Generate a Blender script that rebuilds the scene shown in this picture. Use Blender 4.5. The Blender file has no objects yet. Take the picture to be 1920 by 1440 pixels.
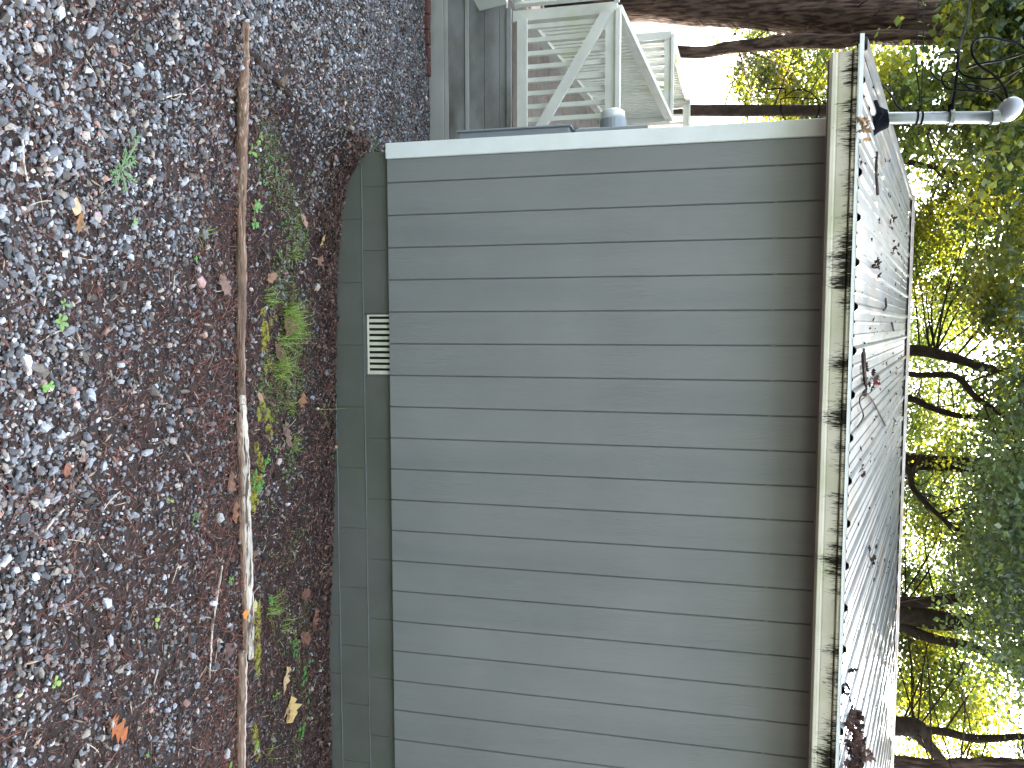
import bpy, bmesh, math, random
import numpy as np
from mathutils import Vector, Matrix
random.seed(7); rng = np.random.default_rng(11)
SC = bpy.context.scene
COL = SC.collection
PI = math.pi

# ------------------------------------------------------------------ camera
F = 1442.0
YAW, PIT, ROL, CX, CD, CZ = -0.07801, -0.22604, 0.01665, 0.89905, 4.65185, 1.87921
def _frame():
    c, s = math.cos(YAW), math.sin(YAW)
    r = np.array([c, s, 0.]); fw = np.array([-s, c, 0.]); up = np.array([0, 0, 1.])
    c, s = math.cos(PIT), math.sin(PIT)
    f2 = c*fw+s*up; u2 = -s*fw+c*up
    c, s = math.cos(ROL), math.sin(ROL)
    return c*r+s*u2, -s*r+c*u2, f2
R3, U3, F3 = _frame()
CAM = np.array([CX, -CD, CZ])
cam = bpy.data.cameras.new('camera'); camo = bpy.data.objects.new('camera', cam); COL.objects.link(camo)
cam.sensor_width = 36; cam.sensor_fit = 'HORIZONTAL'; cam.lens = 36*F/1920
cam.clip_start = .05; cam.clip_end = 2000
M = Matrix.Identity(4)
for i in range(3):
    M[i][0] = U3[i]; M[i][1] = -R3[i]; M[i][2] = -F3[i]; M[i][3] = CAM[i]
camo.matrix_world = M
SC.camera = camo

# ------------------------------------------------------------------ light
SUN_EL, SUN_AZ = math.radians(33), math.radians(28)      # azimuth from +Y towards +X
w = bpy.data.worlds.new('World'); SC.world = w; w.use_nodes = True
wn = w.node_tree; bg = wn.nodes['Background']
sky = wn.nodes.new('ShaderNodeTexSky'); sky.sky_type = 'NISHITA'; sky.sun_disc = False
sky.sun_elevation = SUN_EL; sky.sun_rotation = SUN_AZ
sky.air_density = 1.0; sky.dust_density = 2.2; sky.ozone_density = 1.0
hs = wn.nodes.new('ShaderNodeHueSaturation'); hs.inputs['Saturation'].default_value = .46      # thin white haze over the whole sky
wn.links.new(sky.outputs[0], hs.inputs['Color']); wn.links.new(hs.outputs[0], bg.inputs[0]); bg.inputs[1].default_value = 0.15
sl = bpy.data.lights.new('sun', 'SUN'); sl.energy = 4.0; sl.angle = math.radians(.53); sl.color = (1, .93, .82)
so = bpy.data.objects.new('sun', sl); COL.objects.link(so)
sd = Vector((math.sin(SUN_AZ)*math.cos(SUN_EL), math.cos(SUN_AZ)*math.cos(SUN_EL), math.sin(SUN_EL)))
so.rotation_euler = sd.to_track_quat('Z', 'Y').to_euler()
so.location = (10, 20, 20)
vs = SC.view_settings; vs.view_transform = 'Standard'; vs.look = 'None'; vs.gamma = 1; vs.use_curve_mapping = False
vs.exposure = 3.38

# ------------------------------------------------------------------ ground height and rays
ZCX = [-6, -3, -.6, -.22, -.06, .17, .52, .86, 1.57, 2.29, 2.58, 3.03, 3.4, 3.94, 8]
ZCZ = [-.2, -.16, -.13, -.135, -.271, -.332, -.368, -.383, -.40, -.43, -.448, -.48, -.48, -.475, -.5]
def gz(X, Y, bump=True):
    X = np.asarray(X, float); Y = np.asarray(Y, float)
    zc = np.interp(X, ZCX, ZCZ)
    t = np.clip(-Y/4.65, 0, 3)
    zf = zc*(1-t)+.30*t
    zb = zc + (-.41-zc)*np.clip(Y/2, 0, 1) - .6*np.clip((Y-2)/12, 0, 1)
    z = np.where(Y <= 0, zf, zb)
    if bump:
        b = (np.sin(X*5.3+1)*np.sin(Y*4.1+.5)*.008 + np.sin(X*11.7+Y*3)*np.sin(Y*13.1-X*2)*.005 + np.sin(X*2.3+Y*1.7)*.008)
        z = z + b*np.clip(np.abs(Y)*6, 0, 1)
    return z
def ray(x, y):
    return F3 + (y-720)/F*R3 + (x-960)/F*U3
def onY(x, y, Y):
    d = ray(x, y); return CAM + d*(Y-CAM[1])/d[1]
def onG(x, y):
    d = ray(x, y); t = 1.0
    for _ in range(60):
        p = CAM+d*t; h = p[2]-float(gz(p[0], p[1]))
        if abs(h) < 1e-4: break
        t += h/max(.2, -d[2]+.14)
    return CAM+d*t

# ------------------------------------------------------------------ materials
def mat(name, col, rough=.7, metal=0, var=.15, vscale=6, stretch=(1, 1, 1), bump=0, bscale=40, bstretch=None,
        col2=None, mscale=2, mlo=.45, mhi=.6, mstretch=(1, 1, 1), spec=.5, bdist=.01):
    m = bpy.data.materials.new(name); m.use_nodes = True
    nt = m.node_tree; N = nt.nodes; L = nt.links; b = N['Principled BSDF']
    b.inputs['Roughness'].default_value = rough; b.inputs['Metallic'].default_value = metal
    b.inputs['Specular IOR Level'].default_value = spec
    g = N.new('ShaderNodeNewGeometry')
    def noise(sc, st, det=5):
        mp = N.new('ShaderNodeMapping'); mp.inputs['Scale'].default_value = st
        L.new(g.outputs['Position'], mp.inputs[0])
        n = N.new('ShaderNodeTexNoise'); n.inputs['Scale'].default_value = sc; n.inputs['Detail'].default_value = det
        L.new(mp.outputs[0], n.inputs[0]); return n
    n = noise(vscale, stretch)
    mr = N.new('ShaderNodeMapRange'); mr.inputs['From Min'].default_value = .25; mr.inputs['From Max'].default_value = .75
    mr.inputs['To Min'].default_value = 1-var; mr.inputs['To Max'].default_value = 1+var
    L.new(n.outputs[0], mr.inputs[0])
    vm = N.new('ShaderNodeVectorMath'); vm.operation = 'SCALE'
    L.new(mr.outputs[0], vm.inputs['Scale'])
    if col2 is not None:
        n2 = noise(mscale, mstretch)
        m2 = N.new('ShaderNodeMapRange'); m2.inputs['From Min'].default_value = mlo; m2.inputs['From Max'].default_value = mhi
        L.new(n2.outputs[0], m2.inputs[0])
        mx = N.new('ShaderNodeMix'); mx.data_type = 'RGBA'
        mx.inputs[6].default_value = (*col, 1); mx.inputs[7].default_value = (*col2, 1)
        L.new(m2.outputs[0], mx.inputs[0]); L.new(mx.outputs[2], vm.inputs[0])
    else:
        vm.inputs[0].default_value = col
    L.new(vm.outputs[0], b.inputs['Base Color'])
    if bump:
        nb = noise(bscale, bstretch or stretch, 6)
        bp = N.new('ShaderNodeBump'); bp.inputs['Strength'].default_value = bump; bp.inputs['Distance'].default_value = bdist
        L.new(nb.outputs[0], bp.inputs['Height']); L.new(bp.outputs[0], b.inputs['Normal'])
    return m

def attr_mat(name, rough=.8, spec=.3, bump=0, gain=1.0):
    """colour comes from the 'tint' face attribute (each stone / chip has its own colour)"""
    m = bpy.data.materials.new(name); m.use_nodes = True
    nt = m.node_tree; N = nt.nodes; L = nt.links; b = N['Principled BSDF']
    b.inputs['Roughness'].default_value = rough; b.inputs['Specular IOR Level'].default_value = spec
    a = N.new('ShaderNodeAttribute'); a.attribute_name = 'tint'
    g = N.new('ShaderNodeNewGeometry'); n = N.new('ShaderNodeTexNoise'); n.inputs['Scale'].default_value = 90
    L.new(g.outputs['Position'], n.inputs[0])
    mr = N.new('ShaderNodeMapRange'); mr.inputs['To Min'].default_value = .6*gain; mr.inputs['To Max'].default_value = 1.4*gain
    L.new(n.outputs[0], mr.inputs[0])
    vm = N.new('ShaderNodeVectorMath'); vm.operation = 'SCALE'
    L.new(a.outputs['Color'], vm.inputs[0]); L.new(mr.outputs[0], vm.inputs['Scale'])
    L.new(vm.outputs[0], b.inputs['Base Color'])
    return m

def leaf_mat(name, refl, trans, gloss=.06):
    m = bpy.data.materials.new(name); m.use_nodes = True
    nt = m.node_tree; N = nt.nodes; L = nt.links; N.remove(N['Principled BSDF'])
    out = N['Material Output']
    a = N.new('ShaderNodeAttribute'); a.attribute_name = 'tint'
    def tinted(c):
        v = N.new('ShaderNodeVectorMath'); v.operation = 'MULTIPLY'; v.inputs[1].default_value = c
        L.new(a.outputs['Color'], v.inputs[0]); return v
    d = N.new('ShaderNodeBsdfDiffuse'); t = N.new('ShaderNodeBsdfTranslucent'); gl = N.new('ShaderNodeBsdfGlossy')
    gl.inputs['Roughness'].default_value = .35; gl.inputs[0].default_value = (.8, .9, 1, 1)
    L.new(tinted(refl).outputs[0], d.inputs[0]); L.new(tinted(trans).outputs[0], t.inputs[0])
    ad = N.new('ShaderNodeAddShader'); L.new(d.outputs[0], ad.inputs[0]); L.new(t.outputs[0], ad.inputs[1])
    mx = N.new('ShaderNodeMixShader'); mx.inputs[0].default_value = gloss
    L.new(ad.outputs[0], mx.inputs[1]); L.new(gl.outputs[0], mx.inputs[2]); L.new(mx.outputs[0], out.inputs[0])
    return m

def siding_mat():
    m = mat('grey_siding_paint', (.212, .221, .213), .55, var=.10, vscale=1.1, col2=(.19, .203, .198), mscale=1.6, mlo=.45, mhi=.7, mstretch=(3, 1, .35))
    N = m.node_tree.nodes; L = m.node_tree.links; b = N['Principled BSDF']
    g = N.new('ShaderNodeNewGeometry')
    mp = N.new('ShaderNodeMapping'); mp.inputs['Scale'].default_value = (38, 38, 5)
    L.new(g.outputs['Position'], mp.inputs[0])
    n1 = N.new('ShaderNodeTexNoise'); n1.inputs['Scale'].default_value = 1; n1.inputs['Detail'].default_value = 4; n1.inputs['Distortion'].default_value = 1.4
    L.new(mp.outputs[0], n1.inputs[0])
    wv = N.new('ShaderNodeTexWave'); wv.inputs['Scale'].default_value = 5.5; wv.inputs['Distortion'].default_value = 11
    wv.inputs['Detail'].default_value = 2; wv.inputs['Detail Scale'].default_value = 1.6; wv.bands_direction = 'X'
    mp2 = N.new('ShaderNodeMapping'); mp2.inputs['Scale'].default_value = (3.2, 3.2, .45); L.new(g.outputs['Position'], mp2.inputs[0])
    L.new(mp2.outputs[0], wv.inputs[0])
    n3 = N.new('ShaderNodeTexNoise'); n3.inputs['Scale'].default_value = 1.7; L.new(g.outputs['Position'], n3.inputs[0])
    mk = N.new('ShaderNodeMapRange'); mk.inputs['From Min'].default_value = .5; mk.inputs['From Max'].default_value = .68
    L.new(n3.outputs[0], mk.inputs[0])
    mu = N.new('ShaderNodeMath'); mu.operation = 'MULTIPLY'; L.new(wv.outputs['Fac'], mu.inputs[0]); L.new(mk.outputs[0], mu.inputs[1])
    n2 = N.new('ShaderNodeTexNoise'); n2.inputs['Scale'].default_value = 260; L.new(g.outputs['Position'], n2.inputs[0])
    ad = N.new('ShaderNodeMath'); ad.operation = 'MULTIPLY_ADD'; ad.inputs[1].default_value = .55
    L.new(mu.outputs[0], ad.inputs[0]); L.new(n1.outputs[0], ad.inputs[2])
    a2 = N.new('ShaderNodeMath'); a2.operation = 'MULTIPLY_ADD'; a2.inputs[1].default_value = .25
    L.new(n2.outputs[0], a2.inputs[0]); L.new(ad.outputs[0], a2.inputs[2])
    bp = N.new('ShaderNodeBump'); bp.inputs['Strength'].default_value = .8; bp.inputs['Distance'].default_value = .0036
    L.new(a2.outputs[0], bp.inputs['Height']); L.new(bp.outputs[0], b.inputs['Normal'])
    return m

def gutter_mat():
    m = mat('stained_cream_gutter_paint', (.72, .69, .57), .5, var=.10, vscale=5, col2=(.50, .53, .33), mscale=3, mlo=.45, mhi=.75)
    N = m.node_tree.nodes; L = m.node_tree.links; b = N['Principled BSDF']
    src = b.inputs['Base Color'].links[0].from_socket
    g = N.new('ShaderNodeNewGeometry'); sx = N.new('ShaderNodeSeparateXYZ'); L.new(g.outputs['Position'], sx.inputs[0])
    def noise(st, sc, det=5, dist=0):
        mp = N.new('ShaderNodeMapping'); mp.inputs['Scale'].default_value = st; L.new(g.outputs['Position'], mp.inputs[0])
        n = N.new('ShaderNodeTexNoise'); n.inputs['Scale'].default_value = sc; n.inputs['Detail'].default_value = det
        n.inputs['Distortion'].default_value = dist; L.new(mp.outputs[0], n.inputs[0]); return n.outputs[0]
    def mr(s, a, b_, c=0, d=1):
        k = N.new('ShaderNodeMapRange'); k.inputs['From Min'].default_value = a; k.inputs['From Max'].default_value = b_
        k.inputs['To Min'].default_value = c; k.inputs['To Max'].default_value = d; L.new(s, k.inputs[0]); return k.outputs[0]
    def ma(op, a, b_):
        k = N.new('ShaderNodeMath'); k.operation = op
        for i, v in enumerate((a, b_)):
            if isinstance(v, (int, float)): k.inputs[i].default_value = v
            else: L.new(v, k.inputs[i])
        return k.outputs[0]
    big = noise((1, 0, 0), 2.6, 2)             # where along the gutter it has overflowed
    mid = noise((1, .1, .15), 17, 3, .3)
    fine = noise((1, .2, .11), 150, 4, 1.2)    # hairline vertical runs
    speck = noise((1, 1, 1), 260, 2)
    h = mr(sx.outputs['Z'], 2.573, 2.668)      # 0 at the bottom lip, 1 at the crease
    reach = ma('ADD', ma('ADD', mr(big, .34, .66, -.42, .88), mr(mid, .3, .7, -.45, .5)), mr(fine, .3, .7, -.6, .6))
    s1 = mr(ma('ADD', h, reach), .98, 1.55)
    band = ma('MULTIPLY', mr(sx.outputs['Z'], 2.668, 2.673), mr(ma('ADD', ma('MULTIPLY', mid, .6), ma('MULTIPLY', speck, .5)), .58, .66))
    crz = ma('ABSOLUTE', ma('SUBTRACT', sx.outputs['Z'], 2.668), 0)
    cr = ma('MULTIPLY', mr(crz, .005, .001), mr(big, .25, .5, .35, 1))  # darker line along the crease, stronger where the stains are heavy
    fac = ma('MAXIMUM', ma('MAXIMUM', ma('MULTIPLY', s1, .96), cr), ma('MULTIPLY', band, mr(big, .35, .6, .2, 1)))
    mx = N.new('ShaderNodeMix'); mx.data_type = 'RGBA'; mx.inputs[7].default_value = (.012, .009, .007, 1)
    sp_ = ma('MULTIPLY', ma('SUBTRACT', 1.0, fac), .45); L.new(sp_, b.inputs['Specular IOR Level']); mx.inputs[7].default_value = (.006, .0045, .0035, 1)
    L.new(fac, mx.inputs[0]); L.new(src, mx.inputs[6]); L.new(mx.outputs[2], b.inputs['Base Color'])
    return m

def log_mat():
    m = mat('weathered_log_wood', (.20, .125, .085), .85, var=.5, vscale=40, stretch=(.12, 1, 1), bump=1, bscale=90, bstretch=(.08, 1, 1),
            col2=(.38, .28, .20), mscale=85, mlo=.52, mhi=.68, mstretch=(.07, 1, 1))
    return m

MT = dict(
    siding=siding_mat(),
    groove=mat('grey_groove_paint', (.10, .108, .105), .7, var=.05),
    block=mat('grey_green_block_paint', (.116, .119, .108), .7, var=.14, vscale=2.5, bump=.25, bscale=120, col2=(.098, .106, .082), mscale=.9, mlo=.4, mhi=.65),
    mortar=mat('painted_mortar', (.135, .145, .14), .6, var=.15, vscale=10, bump=.4, bscale=80),
    trim=mat('white_trim_paint', (.74, .78, .76), .55, var=.06, vscale=5, col2=(.64, .66, .60), mscale=3, mlo=.6, mhi=.8, bump=.2, bscale=60, bstretch=(4, 4, .4)),
    fascia=mat('fascia_paint', (.16, .14, .12), .6, var=.1),
    gutter=gutter_mat(),
    drip=mat('white_drip_edge_metal', (.75, .78, .78), .35, .2, var=.06),
    dark=mat('painted_void_black', (.006, .006, .006), .9, var=.1),  # black colour stands in for shade under the ribs and behind vent slats
    roof=mat('galvanised_roof_metal', (.205, .222, .236), .32, .7, var=.35, vscale=7, stretch=(1, .35, 1), bump=.25, bscale=9,
             bstretch=(1, .3, 1), col2=(.25, .225, .20), mscale=2.2, mlo=.45, mhi=.7),
    cream=mat('cream_vent_metal', (.62, .61, .49), .5, var=.15, vscale=12),
    ridge=mat('rusty_pale_ridge_metal', (.42, .38, .33), .6, .1, var=.3, vscale=5, col2=(.30, .20, .13), mscale=4, mlo=.5, mhi=.7),
    galv=mat('galvanised_steel', (.17, .18, .165), .34, .8, var=.2, vscale=20),
    greybox=mat('grey_enamel_box', (.30, .34, .37), .4, .2, var=.06),
    glass=None,
    rubber=mat('black_roof_sealant', (.004, .005, .007), .9, spec=.03, var=.3, vscale=20, bump=.5, bscale=30),
    cable=mat('black_cable_rubber', (.004, .004, .005), .7, spec=.06, var=.1),
    deckw=mat('weathered_white_deck_paint', (.66, .67, .60), .65, var=.10, vscale=6, col2=(.50, .52, .34), mscale=3, mlo=.55, mhi=.75),
    skirtl=mat('pale_skirt_boards', (.40, .40, .37), .7, var=.14, vscale=5, stretch=(.5, 1, 1), col2=(.20, .20, .09), mscale=2.3, mlo=.5, mhi=.7, mstretch=(.6, 1, 1)),
    skirt=mat('grey_skirt_boards', (.27, .27, .26), .7, var=.14, vscale=5, stretch=(.5, 1, 1), col2=(.12, .115, .09), mscale=3.3, mlo=.48, mhi=.72, mstretch=(.5, 1, 1), bump=.2, bscale=30, bstretch=(.1, 1, 1)),
    floorw=mat('stained_deck_floor_wood', (.17, .145, .115), .75, var=.3, vscale=7, stretch=(1, .3, 1), col2=(.10, .065, .05), mscale=5, mlo=.55, mhi=.7),
    brick=mat('red_brown_brick', (.115, .045, .038), .85, var=.3, vscale=18, bump=.5, bscale=60),
    bark=mat('furrowed_brown_bark', (.098, .067, .051), .95, var=.45, vscale=20, stretch=(1, 1, .16), bump=1.0, bscale=17, bstretch=(1, 1, .17),
             col2=(.034, .023, .019), mscale=19, mlo=.44, mhi=.58, mstretch=(1, 1, .16), spec=.1, bdist=.05),
    bark2=mat('dark_smooth_bark', (.042, .031, .025), .9, var=.4, vscale=9, bump=.8, bscale=22, spec=.1, bdist=.03),
    soil=mat('dark_mulch_soil', (.026, .015, .012), .95, var=.5, vscale=30, bump=1, bscale=70, col2=(.020, .014, .012), mscale=5, mlo=.4, mhi=.6),
    stone=attr_mat('gravel_stone', .75, .35),
    mulch=attr_mat('mulch_chips', .95, .1),
    litter=attr_mat('dry_leaf', .8, .25),
    log=log_mat(),
    leaf=leaf_mat('backlit_green_leaf', (.032, .054, .020), (.165, .180, .018)),
    leafd=leaf_mat('dark_green_leaf', (.034, .054, .028), (.10, .128, .022), .07),
    weed=leaf_mat('weed_leaf', (.15, .215, .085), (.05, .075, .025), .04),
    moss=leaf_mat('yellow_green_moss', (.26, .27, .075), (.07, .075, .012), .0),
)
MT['log2'] = mat('bleached_log_wood', (.56, .50, .42), .85, var=.35, vscale=40, stretch=(.12, 1, 1), bump=1, bscale=90, bstretch=(.08, 1, 1),
                 col2=(.10, .07, .05), mscale=70, mlo=.50, mhi=.60, mstretch=(.09, 1, 1))

# ------------------------------------------------------------------ mesh helpers
def link(name, verts, faces, m=None, parent=None, smooth=False, kind=None, tint=None):
    me = bpy.data.meshes.new(name); me.from_pydata([tuple(map(float, v)) for v in verts], [], faces)
    if m: me.materials.append(m)
    if smooth: me.polygons.foreach_set('use_smooth', [True]*len(me.polygons))
    if tint is not None:
        a = me.attributes.new('tint', 'FLOAT_COLOR', 'FACE')
        a.data.foreach_set('color', np.array(tint, np.float32).ravel())
    o = bpy.data.objects.new(name, me); COL.objects.link(o)
    if parent: o.parent = parent
    if kind: o['kind'] = kind
    return o
def np_mesh(name, V, Fc, m, tint=None, parent=None, kind=None, smooth=False):
    """V (n,3), Fc (k,c) equal-sized faces"""
    V = np.asarray(V, np.float32); Fc = np.asarray(Fc, np.int32); k, c = Fc.shape
    me = bpy.data.meshes.new(name)
    me.vertices.add(len(V)); me.vertices.foreach_set('co', V.ravel())
    me.loops.add(k*c); me.loops.foreach_set('vertex_index', Fc.ravel())
    me.polygons.add(k); me.polygons.foreach_set('loop_start', np.arange(0, k*c, c, dtype=np.int32))
    try: me.polygons.foreach_set('loop_total', np.full(k, c, np.int32))
    except Exception: pass
    me.update(calc_edges=True)
    me.polygons.foreach_set('use_smooth', np.full(k, smooth))
    me.materials.append(m)
    if tint is not None:
        a = me.attributes.new('tint', 'FLOAT_COLOR', 'FACE')
        T = np.ones((k, 4), np.float32); T[:, :3] = tint
        a.data.foreach_set('color', T.ravel())
    o = bpy.data.objects.new(name, me); COL.objects.link(o)
    if parent: o.parent = parent
    if kind: o['kind'] = kind
    return o
class MB:
    def __init__(s): s.v = []; s.f = []
    def add(s, v, f):
        n = len(s.v); s.v += [tuple(p) for p in v]; s.f += [tuple(i+n for i in q) for q in f]; return s
    def box(s, x0, x1, y0, y1, z0, z1, c=0.0):
        if c <= 0:
            v = [(x, y, z) for z in (z0, z1) for y in (y0, y1) for x in (x0, x1)]
            return s.add(v, [(0, 2, 3, 1), (4, 5, 7, 6), (0, 1, 5, 4), (2, 6, 7, 3), (0, 4, 6, 2), (1, 3, 7, 5)])
        bm = bmesh.new(); bmesh.ops.create_cube(bm, size=1)
        for q in bm.verts:
            q.co = Vector(((x0+x1)/2+q.co.x*(x1-x0), (y0+y1)/2+q.co.y*(y1-y0), (z0+z1)/2+q.co.z*(z1-z0)))
        bmesh.ops.bevel(bm, geom=list(bm.edges), offset=c, segments=1, affect='EDGES')
        bm.verts.index_update()
        s.add([tuple(q.co) for q in bm.verts], [tuple(q.index for q in fc.verts) for fc in bm.faces]); bm.free(); return s
    def beam(s, a, b, w, h, up=(0, 0, 1)):
        """rectangular bar between points a and b, w across, h along 'up'"""
        a = Vector(a); b = Vector(b); d = (b-a).normalized(); u = Vector(up)
        sd_ = d.cross(u).normalized(); u = sd_.cross(d).normalized()
        v = []
        for p in (a, b):
            for i, j in ((-1, -1), (1, -1), (1, 1), (-1, 1)): v.append(p+sd_*(i*w/2)+u*(j*h/2))
        return s.add(v, [(0, 3, 2, 1), (4, 5, 6, 7), (0, 1, 5, 4), (1, 2, 6, 5), (2, 3, 7, 6), (3, 0, 4, 7)])
    def tube(s, pts, rad, n=8, cap=True, wob=0, flat=1.0):
        pts = [Vector(p) for p in pts]
        if not hasattr(rad, '__len__'): rad = [rad]*len(pts)
        base = len(s.v); ref = Vector((0, 0, 1))
        d0 = (pts[1]-pts[0]).normalized()
        if abs(d0.z) > .9: ref = Vector((1, 0, 0))
        for i, p in enumerate(pts):
            d = (pts[min(i+1, len(pts)-1)]-pts[max(i-1, 0)]).normalized()
            a = d.cross(ref).normalized(); b = a.cross(d).normalized(); ref = b
            for k in range(n):
                t = 2*PI*k/n; r = rad[i]*(1+wob*(random.random()-.5))
                s.v.append(tuple(p+a*(math.cos(t)*r)+b*(math.sin(t)*r*flat)))
        for i in range(len(pts)-1):
            for k in range(n):
                k2 = (k+1) % n; q = base+i*n
                s.f.append((q+k, q+k2, q+n+k2, q+n+k))
        if cap:
            s.f.append(tuple(base+k for k in reversed(range(n)))); e = base+(len(pts)-1)*n
            s.f.append(tuple(e+k for k in range(n)))
        return s
    def build(s, name, m=None, parent=None, smooth=False, kind=None):
        return link(name, s.v, s.f, m, parent, smooth, kind)
def smooth_path(P, sub=6):
    P = [Vector(p) for p in P]; out = []
    for i in range(len(P)-1):
        p0 = P[max(i-1, 0)]; p1 = P[i]; p2 = P[i+1]; p3 = P[min(i+2, len(P)-1)]
        for k in range(sub):
            t = k/sub
            out.append(.5*((2*p1)+(p2-p0)*t+(2*p0-5*p1+4*p2-p3)*t*t+(3*p1-p0-3*p2+p3)*t**3))
    out.append(P[-1]); return out
def tag(o, label=None, cat=None, group=None, kind=None):
    if label: o['label'] = label
    if cat: o['category'] = cat
    if group: o['group'] = group
    if kind: o['kind'] = kind
    return o
def empty(name, loc=(0, 0, 0)):
    o = bpy.data.objects.new(name, None); o.location = loc; COL.objects.link(o); o.empty_display_size = .1; return o
def inst(o, loc, parent=None, rot=None, scale=None):
    c = o.copy(); COL.objects.link(c); c.location = loc
    if parent: c.parent = parent
    if rot: c.rotation_euler = rot
    if scale: c.scale = scale
    return c

# ------------------------------------------------------------------ ground
def axis(lo, hi, fine_lo, fine_hi, step, big):
    a = list(np.arange(fine_lo, fine_hi+1e-6, step)); x = fine_lo; s = step
    left = []
    while x > lo: s *= 1.35; x -= s; left.append(max(x, lo))
    right = []; x = fine_hi; s = step
    while x < hi: s *= 1.35; x += s; right.append(min(x, hi))
    return np.array(left[::-1]+a+right)
gx = axis(-400, 400, -3.8, 5.4, .04, 1); gy = axis(-400, 600, -4.0, 2.2, .04, 1)
GX, GY = np.meshgrid(gx, gy); GZ = gz(GX, GY)
fine = (GX > -3.0) & (GX < 4.6) & (GY > -4) & (GY < 2.2)
GZ = GZ + np.where(fine, (rng.random(GX.shape)-.5)*.010, 0)
nx, ny = len(gx), len(gy)
idx = np.arange(nx*ny).reshape(ny, nx)
Fg = np.stack([idx[:-1, :-1], idx[:-1, 1:], idx[1:, 1:], idx[1:, :-1]], -1).reshape(-1, 4)
g = np_mesh('ground', np.stack([GX, GY, GZ], -1).reshape(-1, 3), Fg, MT['soil'], kind='structure', smooth=True)

# ------------------------------------------------------------------ house
house = empty('house', (2.5, 5, -.4))
tag(house, 'grey panelled single-storey house on a painted block foundation with ribbed metal roof', 'house')
def part(mb, name, m, smooth=False, parent=None, kind=None):
    o = mb.build(name, m, None, smooth, kind); p = parent or house
    o.parent = p; o.matrix_parent_inverse = Matrix.Translation(-Vector(house.location)) if p is house else Matrix.Identity(4)
    return o
S = .2032; XL, XR = -.243, 7.4; WT = 2.66; HB = 10.3
# core walls behind the boards
mb = MB(); mb.box(XL+.02, XR, .002, .10, .004, WT); mb.box(XL+.02, XL+.12, .10, HB-.02, .004, WT); mb.box(XR-.1, XR, .10, HB-.02, .004, WT); mb.box(XL+.02, XR, HB-.12, HB-.02, .004, WT+.001)
wall = part(mb, 'wall', MT['groove'])
# gable infill (left and right)
mb = MB()
for x in (XL+.022, XR-.08):
    v = [(x, .0, WT), (x+.06, .0, WT), (x+.06, 5, 4.20), (x, 5, 4.20), (x, HB-.1, WT), (x+.06, HB-.1, WT)]
    part(MB().add(v, [(0, 3, 4), (1, 5, 2), (0, 1, 2, 3), (3, 2, 5, 4), (0, 4, 5, 1)]), 'gable', MT['siding'])
# vertical boards between the grooves: trapezoid section
def board_mesh(wd):
    g_, d = .0045, .007
    pts = [(0, 0), (g_, -d), (wd-g_, -d), (wd, 0)]
    v = [(x, y, z) for z in (0, WT-.002) for x, y in pts]
    return v, [(0, 1, 5, 4), (1, 2, 6, 5), (2, 3, 7, 6), (4, 5, 6, 7), (3, 2, 1, 0)]
v, f = board_mesh(S-.003)
b0 = link('siding_board', v, f, MT['siding'], None)
Pinv = Matrix.Translation(-Vector(house.location))
b0.parent = house; b0.matrix_parent_inverse = Pinv
nb = int((XR-.1)/S)
b0.location = (.0015, .0, 0)
for i in range(1, nb):
    c = b0.copy(); COL.objects.link(c); c.location = (.0015+i*S, 0, 0)
v, f = board_mesh(.146)
o = link('siding_board', v, f, MT['siding']); o.parent = house; o.matrix_parent_inverse = Pinv; o.location = (-.148, 0, 0)
# side boards
for i in range(14):
    mb = MB(); mb.box(XL+.011, XL+.0195, .12+i*.7, .12+i*.7+.69, 0, WT-.003); part(mb, 'siding_board', MT['siding'])
# painted-over nail seam interrupting each groove
cm = MB(); cm.box(-.0035, .0035, -.0068, 0, 0, .022)
c0 = part(cm, 'caulk', MT['siding']); c0.location = (0, 0, 2.335)
for i in range(1, nb-1):
    c = c0.copy(); COL.objects.link(c); c.location = (i*S, 0, 2.335+random.uniform(-.006, .006))
# corner trim
part(MB().box(XL, -.148, -.026, .012, -.004, 2.63, .003), 'corner_trim', MT['trim'])
part(MB().box(XL-.003, XL+.016, .013, .095, -.004, 2.63, .003), 'corner_trim', MT['trim'])
# foundation
fnd = empty('foundation', (0, 0, 0)); fnd.parent = house; fnd.matrix_parent_inverse = Pinv
FX0 = -.205
part(MB().box(FX0+.004, XR-.03, .0285, HB-.06, -1.4, -.001), 'foundation_core', MT['block'], parent=fnd)
def block(x0, x1, z0, z1):
    o = MB().box(x0+.0012, x1-.0012, .024+random.uniform(0, .0012), .040, z0+.003, z1-.003, .0022).build('concrete_block', MT['block'], fnd); return o
C = .2032; zt = -.0
for crs in range(4):
    z1 = .012-crs*C if crs == 0 else .012-crs*C
    z0 = .012-(crs+1)*C
    z1 = min(z1, -.002)
    off = .012 if crs % 2 == 0 else .215
    x = off-.406*2
    while x < XR-.1:
        a, b = max(x, FX0), min(x+.406, XR-.05)
        if b > a+.01 and not (crs == 0 and abs(x-(.012+.812)) < .05): block(a, b, z0, z1)
        x += .406
    mb = MB()
    n = 60; xs = np.linspace(FX0, XR-.05, n)
    mb.tube([(x_, .0255, z0+math.sin(x_*7)*.0012) for x_ in xs], [.0042+random.uniform(-.0005, .0007) for _ in xs], 6)
    mb.build('mortar_bead', MT['mortar'], fnd, True)
for i in range(8):
    MB().box(XL+.035, XL+.044, .05+i*1.25, .05+i*1.25+1.24, -1.2, -.002).build('concrete_block', MT['block'], fnd)
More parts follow.
